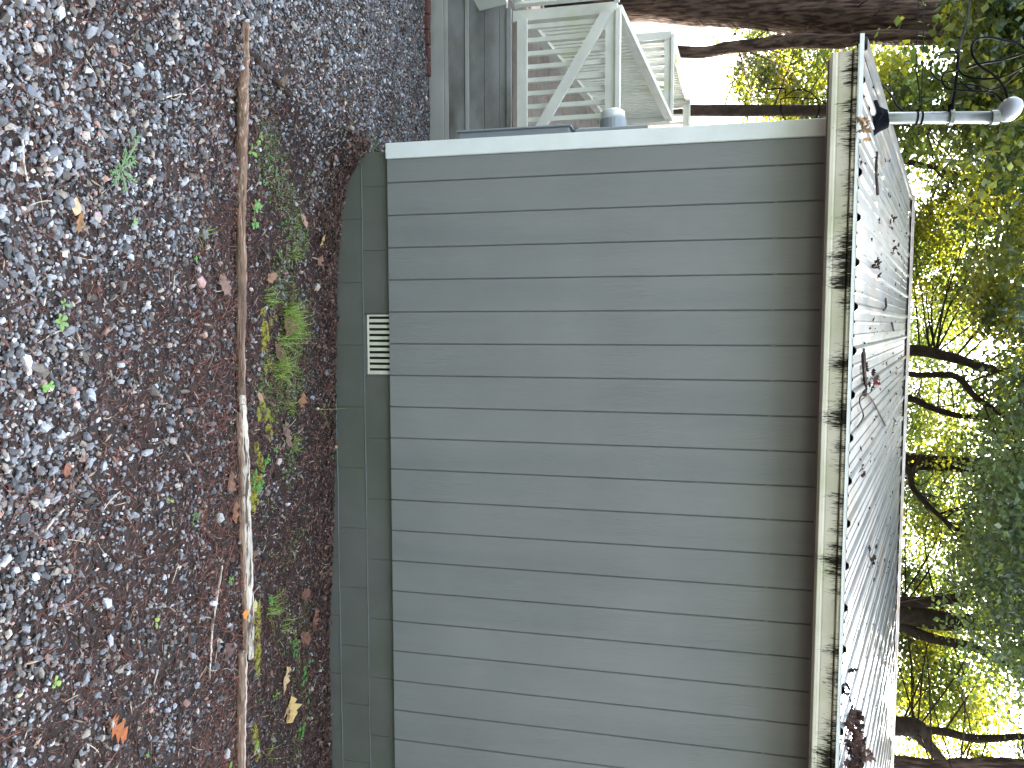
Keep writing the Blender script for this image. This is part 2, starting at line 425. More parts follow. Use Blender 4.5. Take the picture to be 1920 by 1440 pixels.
# louvred vent in the top course
vent = empty('foundation_vent', (0, 0, 0)); vent.parent = house; vent.matrix_parent_inverse = Pinv
vx0, vx1, vz0 = .828, 1.216, -.166
MB().box(vx0+.004, vx1-.004, .0265, .0275, vz0+.004, -.003).build('shade_backing', MT['dark'], vent)  # black sheet painted as the shade behind the vent slots
MB().box(vx0, vx1, .022, .028, vz0-.024, vz0).build('sill', MT['mortar'], vent)
MB().box(vx0+.001, vx1-.001, .016, .026, vz0+.001, vz0+.014, .002).build('frame', MT['cream'], vent)
MB().box(vx0+.001, vx0+.0125, .016, .026, vz0+.0155, -.004).build('frame', MT['cream'], vent); MB().box(vx1-.004, vx1-.001, .016, .026, vz0+.0155, -.004).build('frame', MT['cream'], vent)
for i in range(10):
    xa = vx0+.0125+.0165+i*.0372
    MB().box(xa, xa+.0207, .017, .0255, vz0+.0155, -.004, .0015).build('slat', MT['cream'], vent)
    if i < 0: pass
# fascia, soffit
EY, EZ, SL = -.33, 2.712, math.tan(math.radians(16.6))
part(MB().box(-.50, XR+.3, -.205, -.185, 2.569, 2.715), 'fascia', MT['fascia'])
part(MB().box(-.50, XR+.3, -.184, -.001, 2.632, 2.642), 'soffit', MT['fascia'])
# gutter: extruded profile
gp = [(-.207, 2.700), (-.207, 2.574), (-.300, 2.572), (-.304, 2.575), (-.305, 2.592), (-.299, 2.597), (-.297, 2.602), (-.302, 2.608), (-.308, 2.628), (-.314, 2.648),
      (-.319, 2.660), (-.316, 2.666), (-.316, 2.669), (-.333, 2.672), (-.336, 2.675), (-.336, 2.697), (-.332, 2.700), (-.322, 2.699)]
gut = empty('gutter', (0, 0, 0)); gut.parent = house; gut.matrix_parent_inverse = Pinv
def gutter_len(x0, x1, name='gutter_length'):
    v = [(x, y, z) for x in (x0, x1) for y, z in gp]; n = len(gp)
    mb = MB().add(v, [(i, i+1, n+i+1, n+i) for i in range(n-1)])
    mb.build(name, MT['gutter'], gut)
gutter_len(-.500, 1.30); gutter_len(1.301, 4.2); gutter_len(4.201, XR+.3)
v = [(-.502, y, z) for y, z in gp]+[(-.498, y, z) for y, z in gp]; n = len(gp)
MB().add(v, [tuple(range(n)), tuple(range(2*n-1, n-1, -1))]+[(i, (i+1) % n, n+(i+1) % n, n+i) for i in range(n)]).build('end_cap', MT['gutter'], gut)
for x in (.0, .72, 1.5, 2.3, 3.1):
    MB().tube([(x, -.337, 2.687), (x, -.205, 2.688)], .004, 6).build('spike', MT['galv'], gut)
# compacted leaf dirt in the trough
tr = MB(); xs = np.linspace(-.45, XR+.2, 120)
tr.tube([(x, -.262, 2.655+.010*math.sin(x*9)+random.uniform(-.006, .006)) for x in xs], [.036]*120, 7, wob=.35)
tr.build('leaf_sludge', MT['soil'], gut, False)
# roof
roof = empty('roof', (0, 0, 0)); roof.parent = house; roof.matrix_parent_inverse = Pinv
RX0, RX1 = -.55, XR+.3; RY = 5.0
def rz(Y): return EZ+(min(Y, 2*RY-Y)-EY)*SL
# deck under the metal: front and back slope
def slab(y0, y1, dz0, dz1, name, m, x0=RX0+.01, x1=RX1-.01):
    z = lambda y, d: rz(y)+d
    v = [(x, y, z(y, d)) for x in (x0, x1) for (y, d) in ((y0, dz0), (y1, dz0), (y1, dz1), (y0, dz1))]
    MB().add(v, [(0, 1, 2, 3), (7, 6, 5, 4), (0, 4, 5, 1), (1, 5, 6, 2), (2, 6, 7, 3), (3, 7, 4, 0)]).build(name, m, roof)
slab(EY+.035, RY-.002, -.030, -.004, 'roof_deck', MT['dark'])  # deck coloured black so the rib openings look shaded
slab(2*RY-EY-.035, RY+.002, -.030, -.004, 'roof_deck', MT['dark'])
# ribbed sheet 4 x 9 inches, ribs run up the slope
P9 = .2286
def rib_profile():
    out = []
    for k in range(4):
        a = k*P9
        out += [(a-.026, 0), (a-.017, .012), (a-.009, .0185), (a+.009, .0185), (a+.017, .012), (a+.026, 0),
                (a+.068, 0), (a+.073, .0065), (a+.083, .0065), (a+.088, 0), (a+.140, 0), (a+.145, .0065), (a+.155, .0065), (a+.160, 0)]
    out.append((4*P9-.026, 0)); return out
prof = rib_profile()
ns = 8
v = []; f = []
L_ = (RY-EY)/1.0
for j in range(ns+1):
    t = j/ns
    for (a, h) in prof:
        v.append((a, t*L_, h+t*L_*SL))
n = len(prof)
for j in range(ns):
    for i in range(n-1): f.append((j*n+i, j*n+i+1, (j+1)*n+i+1, (j+1)*n+i))
sheet = link('roof_sheet', v, f, MT['roof'], roof); XR0 = -.338-P9*0
sheet.location = (XR0, EY-.022, EZ-.006)
k = 1
while XR0+k*4*P9 < RX1-.5:
    inst(sheet, (XR0+k*4*P9, EY-.022, EZ-.006+random.uniform(.0008, .0016)*(k % 2))); k += 1
# back slope sheets
for j in range(k):
    c = inst(sheet, (XR0+(j+1)*4*P9-.05, 2*RY-EY+.022, EZ-.006)); c.rotation_euler = (0, 0, PI)
# first narrow sheet at the rake + rake trim
mb = MB(); v = [(-.198, 0, 0), (-.026, 0, 0), (-.026, L_, L_*SL), (-.198, L_, L_*SL)]
mb.add(v, [(0, 1, 2, 3)]); o = mb.build('roof_sheet', MT['roof'], roof); o.location = (XR0, EY-.022, EZ-.006)
mb = MB(); pr = [(-.215, -.012), (-.215, .02), (-.205, .024), (-.150, .022), (-.143, .002)]
v = [(a, t, h+t*SL) for t in (0, L_) for a, h in pr]; m5 = len(pr)
mb.add(v, [(i, i+1, m5+i+1, m5+i) for i in range(m5-1)]); o = mb.build('rake_trim', MT['roof'], roof); o.location = (XR0, EY-.022, EZ-.004)
MB().tube([(RX0-.0, RY, rz(RY)+.010), (RX1, RY, rz(RY)+.010)], .035, 10).build('ridge_cap', MT['ridge'], roof, True)
rc = MB()
v = [(x, y, rz(y)+.022) for x in (RX0, RX1) for y in (RY-.17, RY)]+[(x, RY+.17, rz(RY-.17)+.022) for x in (RX0, RX1)]
rc.add(v, [(0, 2, 3, 1), (1, 3, 5, 4)]); rc.build('ridge_cap', MT['ridge'], roof)
MB().box(RX0+.03, RX1, -.3485, -.346, 2.689, 2.707).build('drip_edge', MT['drip'], roof)
MB().box(RX0-.02, RX0+.5, -.3525, -.350, 2.694, 2.715).build('drip_edge', MT['drip'], roof)

# ------------------------------------------------------------------ things on the corner of the house
def P(x, y, Y): return tuple(onY(x, y, Y))
pn = empty('breaker_panel', (-.35, .6, .75)); tag(pn, 'flat grey electrical panel edge showing behind the white corner trim', 'electrical panel')
def kid(mb, name, m, root, smooth=False):
    o = mb.build(name, m, root, smooth); o.matrix_parent_inverse = Matrix.Translation(-Vector(root.location)); return o
kid(MB().box(-.405, XL-.006, .47, .80, .33, 1.085, .004), 'cabinet', MT['greybox'], pn)
kid(MB().box(-.418, -.405, .455, .815, .315, 1.10, .003), 'cover', MT['greybox'], pn)
mt_ = empty('electricity_meter', (-.40, .5, 1.35)); tag(mt_, 'round electricity meter on its grey socket box near the corner trim', 'electricity meter')
kid(MB().box(-.375, XL-.006, .42, .78, 1.13, 1.60, .004), 'socket_box', MT['greybox'], mt_)
kid(MB().tube([(-.375, .6, 1.36), (-.46, .6, 1.36)], [.088, .088], 24), 'meter_ring', MT['greybox'], mt_, False)
kid(MB().tube([(-.46, .6, 1.36), (-.515, .6, 1.36), (-.53, .6, 1.36)], [.080, .076, .05], 24), 'meter_cover', MT['drip'], mt_, True)
kid(MB().box(-.43, -.385, .60, .67, 1.10, 1.128, .003), 'hub', MT['galv'], mt_)

MY = .42
mast = empty('service_mast', P(1640, 225, MY)); tag(mast, 'galvanised electric service mast rising through the roof corner', 'service mast')
kid(MB().tube([P(1632, 226, MY), P(1660, 222+.0, MY), P(1872, 220, MY)], .0355, 16), 'pipe', MT['galv'], mast, True)
kid(MB().tube([P(1622, 227, MY), P(1640, 226, MY), P(1652, 225, MY), P(1663, 223, MY)], [.115, .09, .060, .052], 14, wob=.22), 'roof_boot', MT['rubber'], mast, True)
kid(MB().tube([P(1616, 205, .30), P(1630, 212, .36), P(1640, 219, MY), P(1652, 222, MY)], [.05, .075, .07, .055], 10, wob=.4), 'sealant', MT['rubber'], mast)
for x in (1717, 1726):
    kid(MB().tube([P(x, 221.6, MY), P(x+3, 221.6, MY)], .040, 14), 'strap', MT['cable'], mast)
kid(MB().tube([P(1779, 220.8, MY), P(1787, 220.7, MY)], .046, 14), 'clamp', MT['galv'], mast)
hub = Vector(P(1783, 200, MY))
kid(MB().tube([P(1783, 214, MY), P(1783, 196, MY)], .016, 8), 'insulator', MT['rubber'], mast)
kid(MB().tube([P(1858, 221, MY), P(1872, 220, MY)], .042, 14), 'collar', MT['galv'], mast)
# weatherhead: tilted hood
wh = MB(); cen = Vector(P(1893, 207, MY)); ax = (Vector(P(1905, 188, MY))-Vector(P(1878, 228, MY))).normalized()
a0 = Vector(P(1880, 224, MY)); a1 = Vector(P(1907, 186, MY))
pts = [a0.lerp(a1, t) for t in (-.06, .05, .2, .4, .6, .8, .95, 1.03)]
wh.tube(pts, [.02, .045, .064, .073, .074, .066, .046, .02], 18, flat=.8)
kid(wh, 'weatherhead', mat('pale_aluminium', (.33, .35, .39), .45, .3, var=.15), mast, True)

def cable(name, pix, rad, label, group=None, n=6):
    pts = smooth_path([P(x, y, Y) for x, y, Y in pix], 7)
    o = MB().tube(pts, rad, n).build(name, MT['cable'], None, True); tag(o, label, 'cable', group); return o
cable('service_cable', [(1826, -60, 1.6), (1819, 0, 1.2), (1813, 40, .9), (1800, 80, .7), (1797, 105, .55), (1794, 140, .48), (1790, 175, .44), (1784, 204, .42)], [.005+.004*min(1, i/20) for i in range(50)], 'thick black service drop cable coming in from the left to the mast')
cable('service_cable', [(1890, 196, .42), (1884, 165, .40), (1862, 140, .36), (1836, 122, .34), (1822, 98, .34), (1828, 76, .36), (1852, 70, .38), (1885, 76, .42), (1913, 84, .46), (1921, 98, .46), (1880, 112, .44), (1836, 120, .43), (1812, 128, .43)], .007, 'thickest black cable looping above the white weatherhead')
cable('service_cable', [(1880, 190, .42), (1866, 176, .40), (1840, 171, .38), (1800, 169, .38), (1776, 165, .38), (1766, 150, .40), (1772, 138, .42), (1795, 131, .44)], .0055, 'black cable sagging below the service drop beside the mast')
cable('service_cable', [(1797, 131, .44), (1810, 142, .40), (1840, 148, .36), (1880, 144, .34), (1918, 126, .34), (1945, 116, .34)], .0055, 'black cable curving out past the right edge beside the weatherhead')
cable('service_cable', [(1886, 160, .40), (1860, 168, .36), (1830, 160, .34), (1790, 156, .34), (1757, 148, .34), (1745, 128, .36), (1756, 106, .38), (1790, 97, .42), (1798, 112, .44)], .0038, 'thin black cable making the widest loop below the drop')
cable('service_cable', [(1800, 152, .44), (1822, 168, .42), (1850, 170, .42), (1886, 156, .42), (1925, 118, .42)], .0042, 'thin black cable crossing behind the loops')
cable('telephone_wire', [(1724, -60, 1.4), (1722, 0, 1.0), (1719, 80, .7), (1718, 130, .55), (1722, 160, .5), (1725, 195, .44), (1722, 214, .42)], .0032, 'upper thin black wire strapped to the mast from the left')
cable('telephone_wire', [(1735, -60, 1.6), (1733, 0, 1.2), (1731, 90, .8), (1729, 150, .55), (1727, 205, .43)], .0028, 'paler companion wire hanging just above the upper thin wire', )
cable('telephone_wire', [(1724, 205, .42), (1700, 212, .5), (1684, 200, .6), (1672, 180, .8), (1655, 160, 1.1), (1640, 146, 1.4)], .007, 'thick black wire running down from the mast to the roof edge')
ring = [(1508+29*math.cos(t), 200+29*math.sin(t), .5) for t in np.linspace(0, 2*PI, 15)]
cable('cable_coil', [(1440, 168, .6), (1470, 166, .55)]+[(1500+math.cos(t)*36, 202+math.sin(t)*34, .5) for t in np.linspace(-2.4, 3.7, 15)]+[(1530, 186, .5), (1552, 196, .5)], .0035, 'coil of thin black wire hanging under the left end of the gutter')

# ------------------------------------------------------------------ deck and ramp at the left
deck = empty('deck', (-1.2, 2.0, -.4)); tag(deck, 'grey skirted wooden deck with white railing beside the house', 'deck')
DX0, DX1, DY, DZ = -1.80, -.30, 2.0, .345
def dk(mb, name, m, smooth=False): return kid(mb, name, m, deck, smooth)
for (z0, z1, pr_) in ((-.46, -.265, -.02), (-.262, -.225, -.012), (-.222, -.075, -.006), (-.070, -.035, -.02), (-.033, .10, -.006), (.103, .235, -.008), (.237, .300, -.004)):
    dk(MB().box(-2.7, -.26, DY+pr_, DY+.03, z0, z1, .003), 'skirt_board', MT['skirtl' if pr_ <= -.012 else 'skirt'])
dk(MB().box(-2.7, -.26, DY+.03, DY+.06, -.6, .3), 'skirt_board', MT['skirt'])
dk(MB().box(DX0, DX0+.03, DY+.06, 5.7, -.7, .30), 'skirt_board', MT['skirt'])
dk(MB().box(DX0-.01, -.26, DY-.03, DY+.02, .303, .345, .003), 'edge_board', MT['skirt'])
RSL = math.tan(math.radians(5.3))
for i in range(26):
    y0 = DY+.03+i*.142
    v = [(x, y, .345+(y-DY)*RSL-dz) for x in (DX0-.02, -.27) for (y, dz) in ((y0, 0), (y0+.138, 0), (y0+.138, .03), (y0, .03))]
    dk(MB().add(v, [(0, 1, 2, 3), (7, 6, 5, 4), (0, 4, 5, 1), (1, 5, 6, 2), (2, 6, 7, 3), (3, 7, 4, 0)]), 'floor_board', MT['floorw'])
def railing(root, a, b, hgt, nbal, label, top=.09, brace=False, post=True, bal=.036, bw=.05, botz=.045, nb_off=0.0, cap=.13):
    """rail from a to b (deck-level points)"""
    a = Vector(a); b = Vector(b); up = Vector((0, 0, 1)); d = (b-a)
    r = empty('railing', (0, 0, 0)); r.parent = root; r.matrix_parent_inverse = Matrix.Translation(-Vector(root.location))
    if label: r['label'] = label
    nrm = d.cross(up).normalized()
    MB().beam(a+up*(hgt-.018), b+up*(hgt-.018), cap, .036).build('cap_rail', MT['deckw'], r)
    MB().beam(a+up*(hgt-.036-top/2)+nrm*.015, b+up*(hgt-.036-top/2)+nrm*.015, .036, top-.003).build('top_rail', MT['deckw'], r)
    MB().beam(a+up*(botz+.045), b+up*(botz+.045), .038, .085).build('bottom_rail', MT['deckw'], r)
    for i in range(nbal):
        p = a+d*((i+.5+nb_off)/nbal)
        MB().beam(p+up*(botz+.02)-nrm*.037, p+up*(hgt-.04)-nrm*.037, bal, bw*.75, up=d.normalized()).build('baluster', MT['deckw'], r)
    if brace:
        MB().beam(a+d*.01+up*(hgt-.10)+nrm*.060, a+d*.97+up*(botz+.12)+nrm*.060, .03, .085).build('brace', MT['deckw'], r)
    if post:
        for p in (a, b):
            MB().box(p.x-.045, p.x+.045, p.y-.045, p.y+.045, p.z-.25, p.z+hgt-.037).build('post', MT['deckw'], r)
    return r
HR = .93
railing(deck, (-1.72, DY+.02, .345), (-.60, DY+.02, .345), HR, 10, 'near railing with diagonal brace facing the photographer', brace=True, post=False)
railing(deck, (-1.76, DY+.08, .35), (-1.76, 5.7, .345+3.7*RSL), HR, 40, 'side railing rising away along the ramp', cap=.062, top=.05)
# lower flight coming forward at far left
railing(deck, (-1.80, DY-.06, .345), (-2.55, .35, .02), HR, 16, 'railing of the short flight coming forward at far left', post=False)
dk(MB().beam((-1.83, DY-.06, .20), (-2.58, .35, -.10), .05, .26), 'stringer', MT['deckw'])
for i in range(5):
    t = (i+.5)/5
    dk(MB().box(-3.9, -2.25-.75*t, DY-.1-1.55*t-.16, DY-.1-1.55*t+.16, .27-.30*t, .31-.30*t), 'tread', MT['floorw'])
ramp = empty('ramp', (-2.4, 7, -.5)); tag(ramp, 'upper switchback of the white railed ramp beyond the deck', 'ramp')
z1 = .345+3.7*RSL
kid(MB().box(-2.95, -1.72, 5.75, 7.2, z1-.12, z1-.01), 'landing', MT['floorw'], ramp)
for x_, y_ in ((-2.9, 5.8), (-1.8, 5.8), (-2.9, 7.15), (-1.8, 7.15)): kid(MB().box(x_-.05, x_+.05, y_-.05, y_+.05, -1.2, z1-.121), 'leg', MT['deckw'], ramp)
railing(ramp, (-2.88, 5.95, z1), (-1.80, 5.95, z1), HR, 11, 'short railing facing across the landing')
z2 = z1+.21
railing(ramp, (-2.92, 6.05, z1), (-2.92, 9.1, z2), HR, 26, 'sloping railing furthest left', cap=.062, top=.05)
railing(ramp, (-2.90, 9.15, z2), (-1.7, 9.15, z2), HR, 9, 'furthest short railing')
kid(MB().beam((-2.3, 7.2, z1-.06), (-2.3, 9.3, z2-.06), 1.2, .06), 'landing', MT['floorw'], ramp)
for x_, y_ in ((-2.9, 9.2), (-1.8, 9.2)): kid(MB().box(x_-.05, x_+.05, y_-.05, y_+.05, -1.2, z2-.1), 'leg', MT['deckw'], ramp)
# bricks edging
be = empty('brick_edging', (-1.6, 1.9, -.45)); tag(be, 'row of red-brown bricks lying along the foot of the deck skirt', 'brick edging')
for i in range(9):
    x1 = -1.262-i*.131+random.uniform(-.003, .003)
    o = MB().box(-.0605, .0605, -.032, .032, -.085, .085, .006).build('brick', MT['brick'], be)
    o.matrix_parent_inverse = Matrix.Translation(-Vector(be.location))
    o.location = (x1-.062, 1.895+random.uniform(-.006, .006), -.445+random.uniform(-.004, .004))
    o.rotation_euler = (random.uniform(-.03, .03), random.uniform(-.05, .05), random.uniform(-.04, .04))

# ------------------------------------------------------------------ gravel, mulch, litter
ctrl = [(20, 20, 1), (20, 300, .95), (20, 600, 1), (30, 900, 1), (30, 1100, .8), (40, 1300, .75), (200, 50, .9), (200, 250, 1), (200, 420, .9), (200, 600, .5), (210, 800, .24), (170, 1000, .48), (200, 1200, .36),
        (120, 1380, .4), (120, 750, 1), (250, 1400, .2), (300, 1350, .5), (330, 100, 1), (350, 250, .95), (330, 400, .85), (330, 600, .42), (330, 800, .4), (350, 1000, .45), (340, 1150, .38), (390, 650, .25), (400, 850, .3), (400, 1250, .2), (420, 300, .7), (430, 420, .15),
        (430, 100, .8), (430, 700, .06), (430, 1000, .08), (480, 60, .95), (500, 200, .45), (480, 330, .25), (560, 60, 1), (600, 200, .95), (600, 300, .5), (680, 100, 1), (680, 250, .9), (760, 100, 1), (770, 220, .9), (560, 330, .2), (640, 310, .4),
        (500, 430, .10), (600, 450, .03), (500, 560, .08), (600, 600, .01), (480, 760, .16), (520, 820, .14), (600, 850, .01), (500, 1000, .07), (600, 1100, .01), (520, 1250, .04), (600, 1350, .02), (480, 1400, .1)]
CP = np.array([onG(x, y)[:2] for x, y, _ in ctrl]); CV = np.array([v for *_, v in ctrl])
def dens(X, Y):
    out = np.zeros(len(X))
    for s in range(0, len(X), 20000):
        d2 = (X[s:s+20000, None]-CP[None, :, 0])**2+(Y[s:s+20000, None]-CP[None, :, 1])**2+.002
        wt = 1/d2**1.6; out[s:s+20000] = (wt*CV).sum(1)/wt.sum(1)
    nse = np.sin(X*17+np.sin(Y*9)*2)*np.sin(Y*15+np.cos(X*11)*2)
    return np.clip(out+nse*.22*(out < .85), 0, 1)
def inhouse(X, Y, m=.0): return (X > FX0-m) & (Y > .02-m)
def indeck(X, Y): return (Y > 1.92) & (X > -4) & (X < 0)
def scatter(n, x0, x1, y0, y1):
    X = rng.uniform(x0, x1, n); Y = rng.uniform(y0, y1, n)
    k = ~inhouse(X, Y, .012) & ~indeck(X, Y) ; return X[k], Y[k]
def near_bias(n):
    """positions over the visible wedge: denser wedge sampled in world metres"""
    X, Y = scatter(int(n*1.27), -3.6, 5.3, -3.9, 2.2)
    d = Y+CD; lim = .56*d+.85
    k = (np.abs(X-CX-.078*d) < lim); return X[k], Y[k]
def rot_mats(n, tilt=.6):
    yaw = rng.uniform(0, 2*PI, n); a = rng.normal(0, tilt, n); b = rng.normal(0, tilt, n)
    cy, sy = np.cos(yaw), np.sin(yaw); ca, sa = np.cos(a), np.sin(a); cb, sb = np.cos(b), np.sin(b)
    Rz = np.zeros((n, 3, 3)); Rz[:, 0, 0] = cy; Rz[:, 0, 1] = -sy; Rz[:, 1, 0] = sy; Rz[:, 1, 1] = cy; Rz[:, 2, 2] = 1
    Rx = np.zeros((n, 3, 3)); Rx[:, 0, 0] = 1; Rx[:, 1, 1] = ca; Rx[:, 1, 2] = -sa; Rx[:, 2, 1] = sa; Rx[:, 2, 2] = ca
    Ry = np.zeros((n, 3, 3)); Ry[:, 1, 1] = 1; Ry[:, 0, 0] = cb; Ry[:, 0, 2] = sb; Ry[:, 2, 0] = -sb; Ry[:, 2, 2] = cb
    return Rz @ Rx @ Ry
def icosa():
    bm = bmesh.new(); bmesh.ops.create_icosphere(bm, subdivisions=1, radius=1)
    v = np.array([q.co[:] for q in bm.verts]); f = np.array([[q.index for q in fc.verts] for fc in bm.faces]); bm.free(); return v, f
IV, IF = icosa()
IV = IV/np.linalg.norm(IV, axis=1, keepdims=True)
def solids(X, Y, Z, sx, sy, sz, jit, tilt, tint, name, m, base=(IV, IF), kind='stuff', cols=None):
    n = len(X); bv, bf = base; nv = len(bv)
    V = bv[None]*(1+rng.uniform(-jit, jit, (n, nv, 1)))
    V = V+rng.uniform(-jit*.6, jit*.6, (n, nv, 3))
    V = V*np.stack([sx, sy, sz], -1)[:, None, :]
    V = np.einsum('nij,nkj->nki', rot_mats(n, tilt), V)+np.stack([X, Y, Z], -1)[:, None, :]
    Fc = (bf[None]+(np.arange(n)*nv)[:, None, None]).reshape(-1, bf.shape[1])
    T = np.repeat(tint, len(bf), 0)
    return np_mesh(name, V.reshape(-1, 3), Fc, m, T, kind=kind)
def stone_cols(n):
    b = np.exp(rng.normal(math.log(.155), .60, n)).clip(.025, .62)
    c = np.stack([b*.94, b*.99, b*1.07], -1)
    warm = rng.random(n) < .24; c[warm] = b[warm, None]*np.array([1.12, 1.0, .86])
    pk = rng.random(n) < .012; c[pk] = np.array([.42, .25, .2])*rng.uniform(.6, 1.1, (pk.sum(), 1))
    return c
X, Y = near_bias(218000)
keep = rng.random(len(X)) < dens(X, Y)**1.3*.95
X, Y = X[keep], Y[keep]
n = len(X); s = np.exp(rng.normal(math.log(.0059), .42, n)).clip(.003, .018)
s = s*np.where(Y > -1.2, .92, 1.0)
solids(X, Y, gz(X, Y)+s*.35+rng.uniform(0, .006, n), s*rng.uniform(1.0, 1.55, n), s*rng.uniform(.75, 1.05, n), s*rng.uniform(.45, .8, n), .26, .45, stone_cols(n), 'gravel', MT['stone'])
# fine grit everywhere
TV = np.array([(1, 0, -.7), (-.5, .87, -.7), (-.5, -.87, -.7), (0, 0, 1.)]); TF = np.array([(0, 2, 1), (0, 1, 3), (1, 2, 3), (2, 0, 3)])
X, Y = near_bias(90000); k = rng.random(len(X)) < .06+.9*dens(X, Y); X, Y = X[k], Y[k]; n = len(X)
s = rng.uniform(.0016, .0045, n)
solids(X, Y, gz(X, Y)+.004, s*1.3, s, s, .2, .8, stone_cols(n), 'grit', MT['stone'], (TV, TF))
# mulch chips: stretched slivers
OV = np.array([(1, 0, 0), (-1, 0, 0), (0, 1, 0), (0, -1, 0), (0, 0, 1)], float); OF = np.array([(0, 2, 4), (2, 1, 4), (1, 3, 4), (3, 0, 4)])
def chip_cols(n, lo=.018, hi=.18, red=1.0):
    b = np.exp(rng.uniform(math.log(lo), math.log(hi), n)); c = np.stack([b*1.25, b*.70*1.0/red, b*.60/red], -1)
    pale = rng.random(n) < .09; c[pale] = np.array([.38, .29, .22])*rng.uniform(.5, 1.1, (pale.sum(), 1)); return c
X, Y = near_bias(205000); D = dens(X, Y); k = rng.random(len(X)) < 1.08-.80*D; X, Y = X[k], Y[k]; n = len(X)
L0 = np.exp(rng.normal(math.log(.0085), .5, n)).clip(.003, .035)
solids(X, Y, gz(X, Y)+.004+rng.uniform(0, .010, n), L0, L0*rng.uniform(.08, .24, n)+.0007, L0*rng.uniform(.06, .14, n)+.0006, .15, .35, chip_cols(n), 'mulch', MT['mulch'], (OV, OF))
# long reddish pine straw
def strands(n, name, lo, hi, wid, cols, region=None, lift=.012):
    X, Y = region(n) if region else near_bias(int(n*2))
    X, Y = X[:n], Y[:n]; n = len(X)
    a = rng.normal(.1, .75, n)+np.where(rng.random(n) < .4, PI/2, 0)   # heading
    ln = rng.uniform(lo, hi, n); cv = rng.normal(0, .5, n)
    K = 5; V = np.zeros((n, K, 2, 3)); x = X.copy(); y = Y.copy(); h = a-cv*.5
    w_ = wid*rng.uniform(.6, 1.3, n); base = gz(X, Y)
    end_l = rng.uniform(.2, 1.6, n)*lift
    for i in range(K):
        z = gz(x, y)+.006+lift*.5+end_l*i/K
        V[:, i, 0] = np.stack([x-np.sin(h)*w_, y+np.cos(h)*w_, z], -1); V[:, i, 1] = np.stack([x+np.sin(h)*w_, y-np.cos(h)*w_, z+w_*.8], -1)
        x = x+np.cos(h)*ln/(K-1); y = y+np.sin(h)*ln/(K-1); h = h+cv/(K-1)
    bi = (np.arange(n)*K*2)[:, None, None]+(np.arange(K-1)*2)[None, :, None]
    Fc = (bi+np.array([0, 1, 3, 2])[None, None]).reshape(-1, 4)
    T = np.repeat(cols(n), K-1, 0)
    return np_mesh(name, V.reshape(-1, 3), Fc, MT['mulch'], T, kind='stuff')
def straw_cols(n):
    b = rng.uniform(.35, 1.1, n)[:, None]; c = np.array([.26, .105, .072])*b
    g_ = rng.random(n) < .3; c[g_] = np.array([.16, .12, .10])*b[g_]; return c
strands(2600, 'pine_straw', .05, .17, .0007, straw_cols)
strands(21000, 'root_fibres', .015, .065, .0005, straw_cols, lift=.008)
def band(x0, x1, y0, y1):
    def r(n):
        X = rng.uniform(x0, x1, n); Y = rng.uniform(y0, y1, n); k = ~inhouse(X, Y, .01); return X[k], Y[k]
    return r
strands(2600, 'pine_straw', .04, .12, .0008, straw_cols, band(-.2, 4.2, -1.9, -1.35))
def pale_cols(n): return np.array([.42, .36, .28])*rng.uniform(.5, 1.1, (n, 1))
strands(420, 'pale_twigs', .02, .10, .0014, pale_cols)

# leaf meshes -------------------------------------------------------
def oak_outline(lobes=4, w=.42, depth=.5, pin=0):
    """outline of a lobed leaf from stem (0,0) to tip (1,0): returns midrib pts and edge pts"""
    mids = []; edge = []
    n = lobes*2+1
    for i in range(n+1):
        t = i/n; env = math.sin(PI*min(1, t*.92+.08))**.8*w
        e = env*(1 if i % 2 == 1 else 1-depth)
        if i == n: e = .02
        if i == 0: e = .02
        mids.append(t); edge.append(e*random.uniform(.85, 1.15))
    return mids, edge
def leaf_geo(size, lobes=4, w=.42, depth=.55, curl=.3, fold=.2):
    mids, edge = oak_outline(lobes, w, depth); V = []; Fc = []; n = len(mids)
    for t, e in zip(mids, edge):
        zc_ = curl*(t-.5)**2*1.2
        sh = .10 if e > .1 else 0
        V += [(t-.5, 0, zc_), (t-.5+sh, e, zc_+fold*e+curl*e*e*1.5), (t-.5+sh, -e*random.uniform(.85, 1.1), zc_+fold*e+curl*e*e*random.uniform(.5, 2))]
    for i in range(n-1):
        a = i*3; b = a+3
        Fc += [(a, b, b+1, a+1), (a+2, b+2, b, a)]
    m_ = len(V); V += [(-.5, .008, curl*.3), (-.5, -.008, curl*.3), (-.72, 0, curl*.45+.02)]; Fc.append((m_, m_+1, m_+2))
    return [((x+random.uniform(-.02, .02))*size, y*size, (z+random.uniform(-.05, .05))*size) for x, y, z in V], Fc
def litter_scatter(n, region, smin, smax, name, cols, lift=.008, tilt=.35):
    X, Y = region(n); n = len(X); allV = []; allF = []; T = []; off = 0
    Rm = rot_mats(n, tilt); S_ = rng.uniform(smin, smax, n); Zs = gz(X, Y)+lift*rng.uniform(.5, 1.8, n); Cc = cols(n)
    protos = [leaf_geo(1, random.choice((2, 3, 4)), random.uniform(.25, .42), random.uniform(.2, .6), random.uniform(-.4, .9), random.uniform(-.3, .6)) for _ in range(24)]
    for i in range(n):
        v, f = protos[i % 24]; v = np.array(v)*S_[i]; v = v @ Rm[i].T+np.array([X[i], Y[i], Zs[i]])
        allV.append(v); allF += [tuple(a+off for a in q) for q in f]; T += [(*Cc[i], 1)]*len(f); off += len(v)
    return link(name, np.concatenate(allV), allF, MT['litter'], kind='stuff', tint=T)
def brown_cols(n):
    b = np.exp(rng.uniform(math.log(.025), math.log(.17), n))[:, None]; return b*np.array([1.12, .70, .55])
def foot_band(n):
    X = -.25+4.3*rng.random(n)**1.7; Y = -np.abs(rng.normal(0, .17, n))-.01; return X, Y
